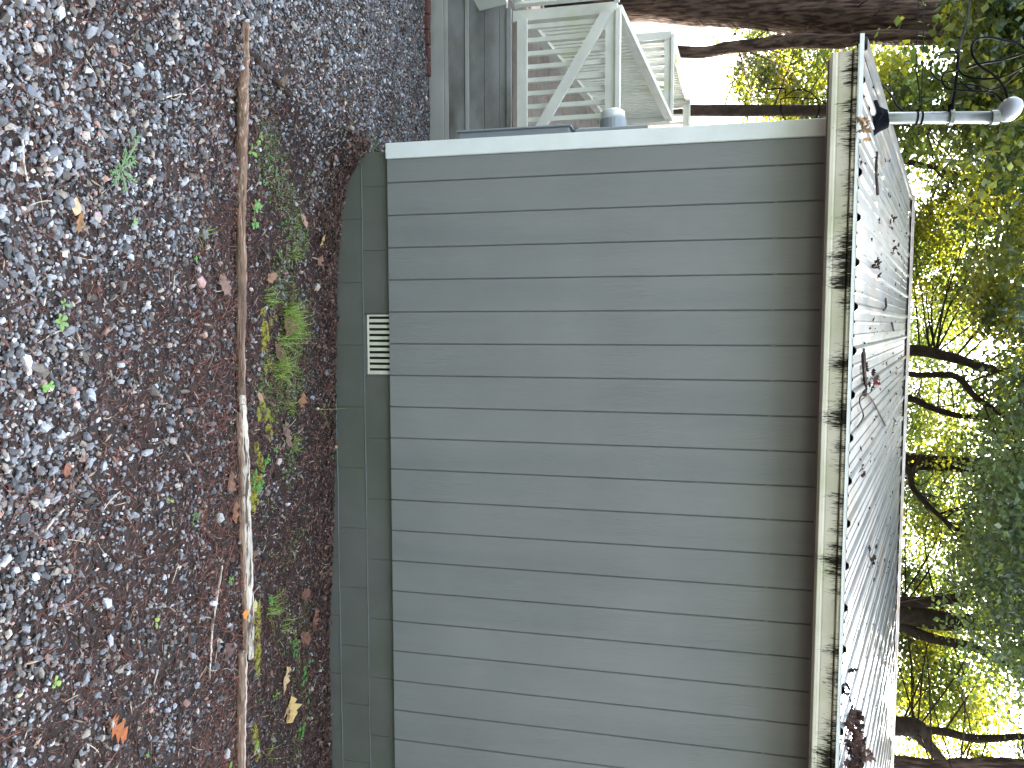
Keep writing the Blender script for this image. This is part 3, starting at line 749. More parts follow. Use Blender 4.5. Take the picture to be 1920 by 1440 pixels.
def left_heap(n):
    X = rng.normal(.35, .45, n); Y = -np.abs(rng.normal(0, .16, n))-.01; k = ~inhouse(X, Y, .01); return X[k], Y[k]
litter_scatter(2600, foot_band, .012, .042, 'leaf_litter', brown_cols, .010, .5)
litter_scatter(900, left_heap, .012, .034, 'leaf_litter', brown_cols, .010, .5)
litter_scatter(420, band(-.1, 4.1, -1.5, -.3), .02, .05, 'leaf_litter', brown_cols, .008, .35)
litter_scatter(160, lambda n: near_bias(n*2), .02, .05, 'leaf_litter', lambda n: brown_cols(n)*1.4, .01, .35)

# small green ground cover, moss
def blades(name, clumps, m, tintc, wid=.0016, kind='stuff', root=None, droop=.5):
    """clumps: (x,y,radius,count,height,lean)"""
    Vs = []; Fs = []; Ts = []; off = 0
    for (cx, cy, r, cnt, h, lean) in clumps:
        n = cnt; a = rng.uniform(0, 2*PI, n); rr = r*np.sqrt(rng.random(n)); x = cx+np.cos(a)*rr; y = cy+np.sin(a)*rr
        hd = rng.uniform(0, 2*PI, n); hh = h*rng.uniform(.5, 1.25, n); ln = lean*rng.uniform(.4, 1.3, n)
        K = 4; V = np.zeros((n, K, 2, 3)); z0 = gz(x, y); w_ = wid*rng.uniform(.7, 1.3, n)
        for i in range(K):
            t = i/(K-1); px = x+np.cos(hd)*ln*hh*t**1.6; py = y+np.sin(hd)*ln*hh*t**1.6; pz = z0+hh*(t-droop*t*t*np.minimum(1, ln))
            ww = w_*(1-t*.92)
            V[:, i, 0] = np.stack([px-np.sin(hd)*ww, py+np.cos(hd)*ww, pz], -1); V[:, i, 1] = np.stack([px+np.sin(hd)*ww, py-np.cos(hd)*ww, pz], -1)
        bi = (np.arange(n)*K*2)[:, None, None]+(np.arange(K-1)*2)[None, :, None]
        Fs.append((bi+np.array([0, 1, 3, 2])[None, None]).reshape(-1, 4)+off); Vs.append(V.reshape(-1, 3)); off += n*K*2
        Ts.append(np.repeat(np.array(tintc)*rng.uniform(.55, 1.25, (n, 1))*np.array([1, 1, 1])+rng.uniform(-.05, .25, (n, 1))*np.array([1, .3, 0]), K-1, 0))
    return np_mesh(name, np.concatenate(Vs), np.concatenate(Fs), m, np.concatenate(Ts).clip(0, 3), parent=root, kind=kind)
def G(x, y): p = onG(x, y); return p[0], p[1]
tufts = [(520, 640, .04, 34, .13, 1.25, 'long bright blades arching right out of the largest tuft'),
         (540, 600, .10, 320, .085, .9, 'largest bright grass tuft, halfway between log and wall below the vent'),
         (520, 690, .08, 170, .075, 1.0, 'grass tuft just right of the largest one'),
         (500, 560, .05, 70, .05, .8, 'thin grass tuft left of the largest one'),
         (548, 470, .05, 60, .045, .9, 'small wiry tuft in the leaf litter left of the vent'),
         (505, 1140, .06, 70, .07, 1.0, 'sparse green tuft uphill of the long moss strip'),
         (530, 1170, .05, 26, .10, 1.1, 'few long pale blades sprawling right of the sparse tuft'),
         (548, 830, .05, 60, .05, .8, 'low grey-green tuft behind the brown lobed leaf'),
         (540, 760, .05, 60, .05, .8, 'small grass tuft beside the tan lobed leaf at mid strip'),
         (500, 1415, .04, 16, .09, 1.2, 'thin arching blades at the right end of the moss'),
         (372, 440, .03, 9, .055, .9, 'few blades among gravel before the log'),
         (598, 770, .03, 9, .11, 1.1, 'long single blades leaning on the foundation')]
for x, y, r, c, h, ln, lb in tufts:
    h *= 1.45; c = int(c*.9)
    gx_, gy_ = G(x, y)
    o = blades('grass_tuft', [(gx_, gy_, r, c, h, ln)], MT['weed'], (1.25, 1.3, .55), .0016, None); tag(o, lb, 'grass tuft')
cl = []
for (x, y, r, c) in [(500, 270, .12, 110), (520, 330, .14, 120), (545, 400, .14, 140), (560, 440, .12, 130), (530, 520, .14, 160), (545, 640, .15, 200), (500, 760, .10, 60), (560, 700, .12, 100), (530, 740, .1, 110),
                     (540, 880, .1, 70), (500, 700, .1, 100), (545, 1020, .12, 40), (570, 1150, .12, 50), (560, 1270, .12, 60), (480, 200, .1, 30), (740, 240, .15, 60), (700, 270, .1, 60), (650, 200, .3, 60), (555, 1400, .1, 50)]:
    a, b = G(x, y); cl.append((a, b, r*1.1, int(c*2.2), .024, 1.1))
blades('ground_grass', cl, MT['weed'], (.85, 1.0, .6), .0017)
mossc = []
def mstrip(x0, y0, x1, y1, wpx, n):
    for i in range(n):
        t = (i+random.random())/n; a, b = G(x0+(x1-x0)*t+random.uniform(-wpx, wpx)*.5, y0+(y1-y0)*t); mossc.append((a, b, random.uniform(.012, .030), 260, .010, .7))
mstrip(478, 1128, 482, 1270, 12, 30); mstrip(478, 1360, 480, 1420, 10, 14); mstrip(478, 890, 470, 955, 22, 30); mstrip(480, 830, 490, 880, 12, 8); mstrip(485, 735, 490, 790, 10, 8)
mstrip(500, 575, 510, 700, 34, 14); mstrip(500, 760, 505, 830, 14, 9); mstrip(490, 600, 500, 640, 10, 6)
blades('moss', mossc, MT['moss'], (1.5, 1.5, 1.1), .0014)

# broad-leafed seedlings
def leaflet(cx, cy, cz, hd, ln, wd, lift_, V, Fc):
    b = len(V); c, s_ = math.cos(hd), math.sin(hd)
    prof = [(0, .08), (.3, .8), (.6, 1), (.85, .6), (1, .05)]
    for t, e in prof:
        z = cz+lift_*math.sin(t*2.2)*ln; x, y = cx+c*t*ln, cy+s_*t*ln
        V += [(x-s_*e*wd, y+c*e*wd, z+.15*wd), (x, y, z-.02*wd), (x+s_*e*wd, y-c*e*wd, z+.15*wd)]
    for i in range(4):
        q = b+i*3; Fc += [(q, q+1, q+4, q+3), (q+1, q+2, q+5, q+4)]
def seedling(x, y, nl, ln, wd, label, tint=(1, 1, .8), spread=.0, up=.3, stemh=.015, name='weed', cat='weed', hd0=None, kind=None, layers=1):
    gx_, gy_ = G(x, y); z = float(gz(gx_, gy_)); root = empty(name, (gx_, gy_, z)); tag(root, label, cat)
    V, Fc = [], []
    sb = MB()
    for L1 in range(layers):
        bx, by, bz = random.uniform(-1, 1)*spread, random.uniform(-1, 1)*spread, stemh*(.6+.5*random.random())
        sb.tube([(bx*.2, by*.2, -.004), (bx*.7, by*.7, bz*.6), (bx, by, bz)], .0011, 4)
        h0 = random.uniform(0, 6) if hd0 is None else hd0
        for i in range(nl):
            leaflet(bx, by, bz, h0+2*PI*i/nl+random.uniform(-.35, .35), ln*random.uniform(.75, 1.15), wd*random.uniform(.8, 1.1), random.uniform(.1, up+.1), V, Fc)
    tc = (*[q_*random.uniform(.9, 1.1) for q_ in tint], 1)
    if nl*layers <= 8:
        for i in range(nl*layers): link('leaf', V[i*15:i*15+15], Fc[:8], MT['weed'], root, False, tint=[tc]*8)
    else: link('leaf', V, Fc, MT['weed'], root, False, kind='stuff', tint=[tc]*len(Fc))
    o = sb.build('stem', MT['weed'], root, False)
    a = o.data.attributes.new('tint', 'FLOAT_COLOR', 'FACE'); a.data.foreach_set('color', np.array([(.8, .8, .5, 1)]*len(sb.f), np.float32).ravel())
    return root
seedling(108, 603, 5, .030, .0085, 'five-leaved seedling in the loose gravel nearest the left of the pair', up=.5)
seedling(112, 570, 4, .022, .005, 'narrow-leaved green sprout just left of the five-leaved seedling', (.8, 1, .8))
seedling(76, 728, 3, .016, .0085, 'round-leaved sprout on gravel near the front edge', (.8, 1.1, .5), up=.2)
seedling(90, 722, 3, .015, .008, 'second round-leaved sprout touching the first near the front edge', (.8, 1.1, .5), up=.2)
seedling(312, 938, 2, .026, .0055, 'yellow-green two-leaf seedling amid needles', (1.3, 1.2, .5), hd0=.9)
seedling(286, 1165, 3, .022, .0075, 'bright three-leaf seedling nearer the log on the right', (1.3, 1.3, .6))
seedling(97, 1278, 3, .026, .0085, 'large-leaved seedling near the front on the right', (1.1, 1.2, .6))
seedling(466, 285, 3, .040, .0105, 'single broad green leaf just past the log', (.9, 1.2, .5), hd0=1.2)
seedling(482, 262, 4, .022, .007, 'small crinkled green plant left of the big green leaf', (.9, 1.1, .6), layers=2, spread=.02)
seedling(478, 395, 4, .022, .0078, 'cluster of pale round leaves beyond the log', (.9, 1.2, .9), layers=6, spread=.05)
seedling(472, 425, 4, .020, .0075, 'pale clover-like cluster right of the round leaves', (.9, 1.2, .9), layers=4, spread=.03)
seedling(246, 420, 4, .018, .007, 'tiny pale sprout in mid gravel', (1, 1.2, .9))
seedling(512, 843, 3, .026, .010, 'blue-green round leaf plant in the moss strip', (.6, 1, .8))
seedling(478, 900, 4, .018, .006, 'green leafy mat against the bleached log', (.6, 1.05, .6), layers=12, spread=.05)
seedling(492, 870, 3, .022, .006, 'green sprig beside the mossy mat', (.7, 1.1, .6), layers=4, spread=.03)
seedling(500, 1128, 4, .02, .006, 'green nettle-like plant above the moss strip', (.6, 1.1, .6), layers=4, spread=.025, stemh=.03)
seedling(545, 1210, 4, .016, .006, 'small dark clover patch between tan leaves', (.5, .8, .5), layers=9, spread=.07)
seedling(568, 1262, 4, .018, .0085, 'round-leaved green weeds uphill of the large tan leaf', (.5, .9, .5), layers=7, spread=.06)
seedling(512, 1298, 3, .030, .006, 'narrow green leaf below the tan lobed leaf', (.7, 1, .6), layers=2, spread=.02)
seedling(575, 1305, 4, .015, .007, 'pale clover sprouts on black soil', (.7, .9, .7), layers=4, spread=.04)
seedling(560, 1375, 4, .018, .008, 'small round-leaf weed near the wall at the right end', (.6, 1, .6), layers=6, spread=.05)
seedling(628, 1368, 4, .022, .008, 'vine sprig climbing the foundation blocks', (.9, 1.05, .7), stemh=.06)
seedling(620, 855, 3, .018, .007, 'two-leaf sprout at the foot of the wall by the golden ball', (.7, 1, .5))
seedling(474, 1398, 3, .024, .0095, 'broad leaf next to the log at the right edge', (.8, 1.1, .5))
seedling(425, 1088, 4, .022, .006, 'leafy sprout hugging the front of the log', (.7, 1.1, .5))
seedling(425, 1435, 3, .02, .008, 'sprout before the log at the right edge of the picture', (.9, 1.1, .4))
seedling(360, 975, 5, .02, .003, 'grey-green feathery sprig before the log', (.6, .7, .6), layers=4, spread=.03)
seedling(270, 1415, 4, .012, .004, 'tiny sprig among gravel at front right', (.6, .9, .5))
seedling(362, 485, 4, .014, .005, 'tiny bright sprout among pebbles before the log', (.7, 1.1, .5))
gv, gf, gt = [], [], []
for x, y, rad, n_ in [(500, 300, 30, 26), (520, 350, 30, 26), (540, 430, 34, 34), (565, 455, 20, 18), (520, 500, 30, 24), (560, 560, 26, 18), (490, 330, 18, 14), (510, 250, 20, 10), (575, 340, 24, 14),
                      (560, 640, 26, 26), (545, 730, 24, 22), (490, 720, 20, 14), (520, 780, 24, 16), (545, 860, 24, 16), (500, 960, 20, 12), (560, 1010, 26, 12), (510, 1060, 24, 10), (520, 1220, 22, 12), (550, 1240, 26, 16), (500, 1330, 24, 10), (570, 1340, 20, 12), (735, 250, 18, 10), (690, 280, 12, 8)]:
    for _ in range(n_):
        px_, py_ = G(x+random.gauss(0, rad*.5), y+random.gauss(0, rad*.8))
        if py_ > -.01: continue
        z_ = float(gz(px_, py_))+random.uniform(.004, .016); k0 = random.randint(2, 4); h0 = random.uniform(0, 6); tc_ = random.uniform(.55, 1.15)
        for i in range(k0):
            leaflet(px_, py_, z_, h0+i*2*PI/k0, random.uniform(.006, .014), random.uniform(.002, .0045), .3, gv, gf); gt += [(.8*tc_, 1.0*tc_, random.uniform(.6, 1)*tc_, 1)]*8
link('ground_cover', gv, gf, MT['weed'], kind='stuff', tint=gt)
# feathery dandelion-like weed with arms
fw_ = empty('weed', (*G(215, 320), float(gz(*G(215, 320))))); tag(fw_, 'large feathery pale-green weed sprawling on dense gravel', 'weed')
V, Fc = [], []
for hx, hy, L1 in [(245, 250, 1), (205, 345, .5), (228, 330, .5), (240, 300, .7), (238, 345, .5), (200, 325, .5), (222, 360, .5), (225, 285, .6), (213, 305, .5)]:
    p0 = onG(218, 318)-np.array(fw_.location); p1 = onG(hx, hy)-np.array(fw_.location)
    hd = math.atan2(p1[1]-p0[1], p1[0]-p0[0]); ln = math.hypot(p1[0]-p0[0], p1[1]-p0[1])
    leaflet(p0[0], p0[1], .015, hd, ln, .004, .12, V, Fc)
    for t in (.35, .55, .75, .9):
        for sg in (-1, 1):
            leaflet(p0[0]+math.cos(hd)*ln*t, p0[1]+math.sin(hd)*ln*t, .02, hd+sg*.9, ln*.22, .0028, .1, V, Fc)
link('leaf', V, Fc, MT['weed'], fw_, kind='stuff', tint=[(.72, .86, .85, 1)]*len(Fc))

# individually placed fallen leaves
def fallen(x, y, px, col, label, lobes=3, w=.3, depth=.5, hd=None, curl=.3, lift=.012, name='fallen_leaf', fold=.2):
    p = onG(x, y); dist = np.linalg.norm(p-CAM); size = px*dist/F*.92
    v, f = leaf_geo(size, lobes, w, depth, curl, fold)
    z = float(gz(p[0], p[1])); b = .85
    o = link(name, v, f, MT['litter'], tint=[(*[c*k_ for c, k_ in zip(col, ((.78, .70, .62) if max(col) < .45 else (.95, .86, .72)))], 1) for _ in f])
    o.location = (p[0], p[1], z+lift); o.rotation_euler = (random.uniform(-.2, .2)+.15, random.uniform(-.2, .2), random.uniform(0, 6) if hd is None else hd)
    tag(o, label, 'leaf'); return o
fallen(212, 1368, 62, (.40, .155, .07), 'bright orange spiky oak leaf on the gravel', 4, .42, .66, hd=-2.6, curl=.15)
fallen(540, 1328, 52, (.52, .40, .20), 'large pale tan lobed leaf lying between log and wall', 3, .42, .45, hd=.1, curl=.25)
fallen(532, 1270, 46, (.50, .40, .26), 'tan wavy oak leaf left of the large pale one', 4, .28, .6, hd=2.4)
fallen(560, 755, 44, (.34, .20, .12), 'brown pointed oak leaf upright in the litter', 4, .28, .65, hd=-.2)
fallen(440, 1150, 26, (.62, .28, .09), 'small orange leaf resting on the log', 2, .42, .3, hd=1.2, lift=.05)
fallen(473, 1135, 26, (.55, .55, .28), 'pale yellow-green oval leaf behind the log', 1, .32, .1, hd=.2)
fallen(427, 905, 48, (.26, .16, .12), 'curled brown leaf pressed against the front of the log', 3, .3, .4, hd=-.15)
fallen(435, 960, 44, (.30, .17, .11), 'reddish-brown leaf under the bleached log', 2, .25, .3, hd=.1)
fallen(421, 1218, 40, (.16, .11, .11), 'dull purple-brown three-lobed leaf before the log', 2, .45, .6, hd=.5)
fallen(130, 388, 34, (.62, .46, .34), 'pale pinkish oval leaf standing in the gravel', 1, .30, .1, hd=-.3, lift=.02)
fallen(142, 418, 40, (.30, .19, .10), 'brown wavy oak leaf beside the pale oval one', 3, .25, .6, hd=-.1)
fallen(412, 535, 46, (.26, .19, .17), 'grey-brown curled leaf in the mulch before the log', 3, .35, .4, hd=.6, lift=.02)
fallen(505, 520, 30, (.34, .22, .16), 'small pinkish-brown leaf beyond the log', 2, .35, .3)
fallen(530, 610, 46, (.20, .13, .10), 'brown folded leaf inside the large grass tuft', 2, .38, .3, lift=.03)
fallen(515, 660, 44, (.18, .12, .10), 'dark brown leaf at the foot of the grass tufts', 3, .35, .4, lift=.02)
fallen(482, 745, 30, (.42, .30, .24), 'pinkish leaf lying beyond the splitting log', 2, .3, .3)
fallen(533, 815, 60, (.24, .18, .15), 'long grey-brown lobed leaf behind the white pebbles', 4, .22, .5, hd=.2)
fallen(565, 1195, 54, (.22, .12, .09), 'large dark reddish oak leaf pile uphill of the moss', 4, .3, .5, hd=1.0)
fallen(585, 1160, 48, (.24, .13, .10), 'reddish-brown oak leaf against the black soil', 4, .3, .55, hd=.3)
fallen(568, 1115, 40, (.22, .12, .10), 'dark leaf highest on the bank right of centre', 3, .35, .5)
fallen(595, 490, 30, (.28, .17, .14), 'brown leaf against the left part of the wall', 3, .35, .5)
fallen(565, 415, 30, (.40, .31, .24), 'pale folded leaf in the litter near the left corner', 2, .4, .4)
fallen(600, 450, 26, (.48, .38, .22), 'straw-coloured leaf close to the wall left of the vent', 2, .4, .5)
fallen(630, 600, 26, (.30, .15, .12), 'reddish leaf leaning on the wall under the vent', 3, .4, .5)
fallen(118, 880, 26, (.25, .12, .09), 'red-brown leaf among the front gravel', 2, .35, .3)
fallen(525, 155, 40, (.20, .15, .11), 'long brown curled leaf left past the log end', 3, .2, .4, hd=-.5)
fallen(468, 1040, 30, (.2, .14, .1), 'small brown leaf beyond the log right of the mossy mat', 2, .35, .3)
# placed stones
def rock(x, y, px, col, label, fl=.7):
    p = onG(x, y); s = px*np.linalg.norm(p-CAM)/F*.42; col = [c*.72 for c in col]; v = IV*(1+rng.uniform(-.16, .16, (12, 1)))*np.array([s*1.1, s*.9, s*fl])
    o = link('stone', v, [tuple(map(int, q)) for q in IF], MT['stone'], tint=[(*[c*random.uniform(.85, 1.15) for c in col], 1) for _ in IF])
    o.location = (p[0], p[1], float(gz(p[0], p[1]))+s*.3); o.rotation_euler = (random.uniform(-.3, .3), random.uniform(-.3, .3), random.uniform(0, 6)); tag(o, label, 'stone')
rock(68, 90, 24, (.62, .50, .42), 'pale pink square stone near the left front')
rock(178, 406, 27, (.52, .40, .38), 'speckled pinkish stone in mid gravel')
rock(372, 530, 30, (.55, .42, .38), 'rough pink-white stone just before the log')
rock(592, 538, 20, (.50, .47, .38), 'pale flat stone at the foot of the wall left of vent')
rock(382, 628, 17, (.60, .47, .38), 'pinkish pebble close to the log at centre')
rock(52, 170, 26, (.20, .23, .28), 'large blue-grey stone at front left', .8)
rock(408, 970, 24, (.62, .60, .54), 'white angular stone near the log right of centre')
rock(520, 865, 20, (.60, .52, .46), 'white stone beyond the log by the round leaf')
rock(423, 1413, 19, (.62, .60, .54), 'white stone before the log at far right')
rock(33, 1300, 17, (.55, .47, .30), 'cream pebble at the right front edge')
rock(598, 1256, 11, (.6, .5, .44), 'pale pebble on black soil, leftmost of three')
rock(583, 1293, 12, (.6, .5, .44), 'pale pebble on black soil, nearest the large tan leaf')
rock(582, 1347, 9, (.6, .5, .44), 'pale pebble on black soil, rightmost of three')
rock(140, 760, 20, (.6, .55, .46), 'pinkish-white stone at gravel edge near front')
rock(625, 150, 12, (.5, .36, .3), 'tan pebble in the far gravel')
rock(628, 293, 11, (.6, .46, .4), 'pink stone by the foundation corner')
rock(625, 307, 11, (.55, .38, .32), 'second pink stone right of the first at the corner')
gb = link('golden_ball', *(lambda m_: (m_.v, m_.f))(MB().tube([(0, 0, -.010), (0, 0, -.006), (0, 0, 0), (0, 0, .007), (0, 0, .011)], [.006, .011, .0135, .010, .003], 12)), mat('golden_ball_coat', (.42, .28, .13), .5), smooth=True)  # small golden ball of unknown kind
p = onG(624, 838); gb.location = (p[0], -.012, float(gz(p[0], -.02))+.020); tag(gb, 'small golden round ball against the foundation', 'mushroom')

# ------------------------------------------------------------------ logs and sticks
def log(name, pix, rads, m, label, cat='log', n=12, wob=.25, lift=.018, sub=10):
    pts = []
    for x, y in pix:
        p = onG(x, y); pts.append((p[0], p[1], float(gz(p[0], p[1]))+lift))
    pts = smooth_path(pts, sub)
    k = len(pts); rr = np.interp(np.linspace(0, 1, k), np.linspace(0, 1, len(rads)), rads)
    pts = [(p.x, p.y+random.uniform(-.002, .002), p.z+random.uniform(-.002, .002)) for p in pts]
    root = empty(name, pts[0]); tag(root, label, cat)
    kid(MB().tube(pts, list(rr), n, wob=wob), 'wood', m, root, True)
    return root, pts
lg, pts = log('fallen_log', [(452, 42), (449, 150), (446, 300), (444, 420), (445, 520), (444, 650), (446, 760)], [.015, .024, .026, .022, .025, .021, .02], MT['log'], 'brown left half of the long thin weathered log dividing gravel from soil', lift=.02)
kid(MB().tube([Vector(p)+Vector((0, -.008, .017)) for p in pts[2:-4]], .007, 6, wob=.5), 'splinter', MT['log'], lg)
lg, pts = log('fallen_log', [(445, 740), (448, 800), (451, 880), (452, 960), (455, 1060), (458, 1150), (460, 1232)], [.016, .020, .022, .024, .025, .024, .018], MT['log2'], 'bleached white splitting right half of the long thin log', lift=.024)
kid(MB().tube([Vector(p)+Vector((0, -.026, -.008)) for p in pts[6:-2]], .014, 7, wob=.5), 'splinter', MT['log'], lg)
lg, pts = log('fallen_log', [(445, 1222), (446, 1290), (444, 1360), (445, 1460)], [.018, .021, .021, .02], MT['log'], 'separate brown log length at the right end with a bleached top edge', lift=.018)
kid(MB().tube([Vector(p)+Vector((0, .014, .012)) for p in pts], .009, 6, wob=.5), 'splinter', MT['log2'], lg)
log('stick', [(412, 1060), (404, 1110), (396, 1160), (391, 1210), (388, 1275)], [.003, .006, .006, .006, .005], MT['log2'], 'pale birch-like stick lying before the log at right', 'stick', 7, .3, .012, 6)
log('stick', [(404, 1200), (399, 1262)], [.003, .003], MT['log2'], 'short pale twig parallel to the birch-like stick', 'stick', 5, .3, .010, 6)
log('stick', [(297, 186), (312, 181), (332, 177), (352, 176), (380, 157)], [.004, .004, .003, .003, .0018], MT['log2'], 'curved pale twig on the dense gravel', 'stick', 6, .3, .012, 5)
log('stick', [(78, 995), (96, 970), (120, 950)], [.004, .004, .003], MT['log2'], 'short tan twig across the front gravel', 'stick', 6, .3, .014, 5)
log('stick', [(34, 262), (36, 300), (44, 340)], [.003, .004, .003], MT['log2'], 'grey curved twig near the left front', 'stick', 6, .3, .014, 5)
log('stick', [(292, 1250), (286, 1275), (281, 1310)], [.003, .003, .002], MT['log2'], 'thin straw twig in the right gravel', 'stick', 6, .3, .012, 5)
log('stick', [(105, 620), (84, 630), (64, 643)], [.002, .002, .001], MT['log2'], 'light stalk near the five-leaved seedling', 'stick', 5, .3, .014, 5)
log('root', [(458, 90), (478, 112), (500, 135), (520, 158), (540, 180)], [.012, .012, .010, .010, .012], MT['bark2'], 'dark gnarled root running from the log end toward the deck', 'root', 8, .6, .008, 6)

# ------------------------------------------------------------------ roof debris
def onRoof(x, y, up=.006):
    d = ray(x, y); # plane z = EZ + (Y-EY)*SL
    num = EZ+(CAM[1]-EY)*SL-CAM[2]; den = d[2]-d[1]*SL
    t = num/den; p = CAM+d*t; return np.array([p[0], p[1], p[2]+up])
def rleaves(name, items, m, label, cat, parts='leaf'):
    c = np.mean([i[0] for i in items], 0); root = empty(name, tuple(c)); tag(root, label, cat)
    V = []; Fc = []; T = []; single = len(items) <= 16
    for p, s, col in items:
        v, f = leaf_geo(s, 3, .35, .5, random.uniform(.2, .9), random.uniform(0, .6)); Rm = rot_mats(1, .7)[0]
        v = np.array(v) @ Rm.T+p-c; o = len(V); V += [tuple(q) for q in v]; Fc += [tuple(a+o for a in q) for q in f]; T += [(*col, 1)]*len(f)
        if single: link(parts, V, Fc, MT['litter'], root, tint=T); V = []; Fc = []; T = []
    if not single: link('leaves', V, Fc, MT['litter'], root, tint=T, kind='stuff')
    return root
pile = []
for i in range(330):
    Xp = 3.05+1.3*random.random()**.8; yy = random.random()**1.5*.9*min(1, (Xp-2.9)/.7); h = .11*(1-yy/1.0)*min(1, (Xp-2.95)/.45)
    Yp = EY+.04+yy; pile.append((np.array([Xp, Yp, EZ+(Yp-EY)*SL+.02+random.random()*h]), random.uniform(.045, .085), tuple(np.array([.060, .034, .028])*random.uniform(.4, 1.6))))
rleaves('leaf_pile', pile, None, 'deep pile of dark dead leaves on the roof edge at right', 'leaf pile')
def clump(x, y, n, spr, label, col=(.055, .032, .026), sz=.045):
    b = onRoof(x, y); it = [(b+np.array([random.gauss(0, spr), random.gauss(0, spr*1.5), 0])+np.array([0, 0, random.uniform(.01, .05)]), sz*random.uniform(.6, 1.3), tuple(np.array(col)*random.uniform(.5, 1.5))) for _ in range(n)]
    for q in it: q[0][2] = max(q[0][2], EZ+(q[0][1]-EY)*SL+.012)
    rleaves('leaf_clump', it, None, label, 'leaf clump')
clump(1614, 705, 16, .05, 'dark leaf clump caught in the dead branch on the roof')
clump(1632, 712, 4, .02, 'small deep red leaves just above the branch clump', (.20, .02, .02), .045)
clump(1622, 1042, 12, .03, 'round dark leaf clump alone on the right roof')
clump(1618, 1425, 8, .04, 'curled brown leaves behind the deep pile', (.13, .08, .06), .07)
clump(1633, 494, 8, .03, 'dark star-shaped leaf clump left of the roof centre')
clump(1665, 468, 9, .05, 'brown leaf clump high on the left roof')
clump(1662, 418, 7, .04, 'dark twiggy clump near the left rake')
clump(1668, 795, 4, .04, 'small dark fleck pair past the branch tip')
clump(1606, 885, 5, .02, 'little dark clump near the eave beyond the centre')
clump(1602, 246, 5, .03, 'tan leaf at the foot of the service mast', (.3, .2, .12), .07)
clump(1577, 1300, 12, .05, 'black leaves lodged in the rib ends at the right eave', (.03, .022, .02), .05)
def rtwig(pix, r, label, up=.02):
    pts = smooth_path([tuple(onRoof(x, y, up)) for x, y in pix], 5); o = MB().tube(pts, r, 5, wob=.3).build('dead_branch', MT['bark2'], None, False); tag(o, label, 'branch')
rtwig([(1611, 655), (1613, 690), (1616, 725), (1613, 740)], .012, 'thick dead stick on the roof through the leaf clump')
rtwig([(1615, 735), (1630, 752), (1640, 770), (1655, 798)], .006, 'thin branch curving away from the leaf clump up the roof')
rtwig([(1616, 735), (1604, 750), (1612, 780), (1600, 800)], .004, 'fine twig hanging toward the eave from the leaf clump')
rtwig([(1637, 285), (1636, 320), (1639, 365)], .009, 'dark stick lying on the roof right of the mast')
rtwig([(1655, 560), (1656, 575), (1650, 582)], .008, 'forked twig at the middle rib')
rtwig([(1667, 605), (1671, 620)], .008, 'short twig high on the roof near centre')
sp = []
n = 420; Xs = rng.uniform(-.5, 6, n); Ys = rng.uniform(EY, 4.9, n); s = rng.uniform(.006, .022, n)
solids(Xs, Ys, EZ+(Ys-EY)*SL+.006, s*1.5, s*.5, s*.35, .3, .3, chip_cols(n, .01, .05), 'roof_specks', MT['mulch'], (TV, TF))

# ------------------------------------------------------------------ trees
def leaves_mesh(centres, spread, per, size, pal, droop=.3):
    n = len(centres)*per
    C_ = np.repeat(centres, per, 0); spr = np.repeat(spread, per)[:, None]
    Pp = C_+rng.normal(0, 1, (n, 3))*spr*np.array([1, 1, .7])
    s = size*rng.uniform(.6, 1.3, n)
    Rm = rot_mats(n, .75)
    lv = np.array([(-.5, 0, 0), (0, -.36, .07), (.5, 0, -.05), (0, .36, .07)])
    V = np.einsum('nij,kj->nki', Rm, lv)*s[:, None, None]+Pp[:, None, :]
    Fc = np.arange(n*4).reshape(-1, 4)
    pal = np.array(pal); T = np.repeat(pal[rng.integers(0, len(pal), len(centres))]*rng.uniform(.6, 1.3, (len(centres), 1)), per, 0)*rng.uniform(.75, 1.25, (n, 1))
    return V.reshape(-1, 3), Fc, T
def crown_centres(ells, seed=0):
    out = []
    for (cx, cy, cz, rx, ry, rz_, n) in ells:
        q = rng.normal(0, 1, (n, 3)); q /= np.linalg.norm(q, axis=1, keepdims=True); q *= (rng.random((n, 1))**.4)
        out.append(q*np.array([rx, ry, rz_])+np.array([cx, cy, cz]))
    return np.concatenate(out)
GREENS = [(1, 1, 1), (.7, .85, .85), (1.5, 1.35, .7), (.5, .65, .7), (.6, .75, .8)]  # per-cluster tints: sunlit yellow and shaded dark clumps put into leaf colour
YELLOW = [(1.6, 1.4, .7), (1.1, 1.05, .8), (.6, .72, .75), (2.0, 1.65, .6), (.5, .6, .6)]
DARK = [(.9, 1, .9), (.55, .68, .70), (1.3, 1.25, .75), (.65, .7, .65)]
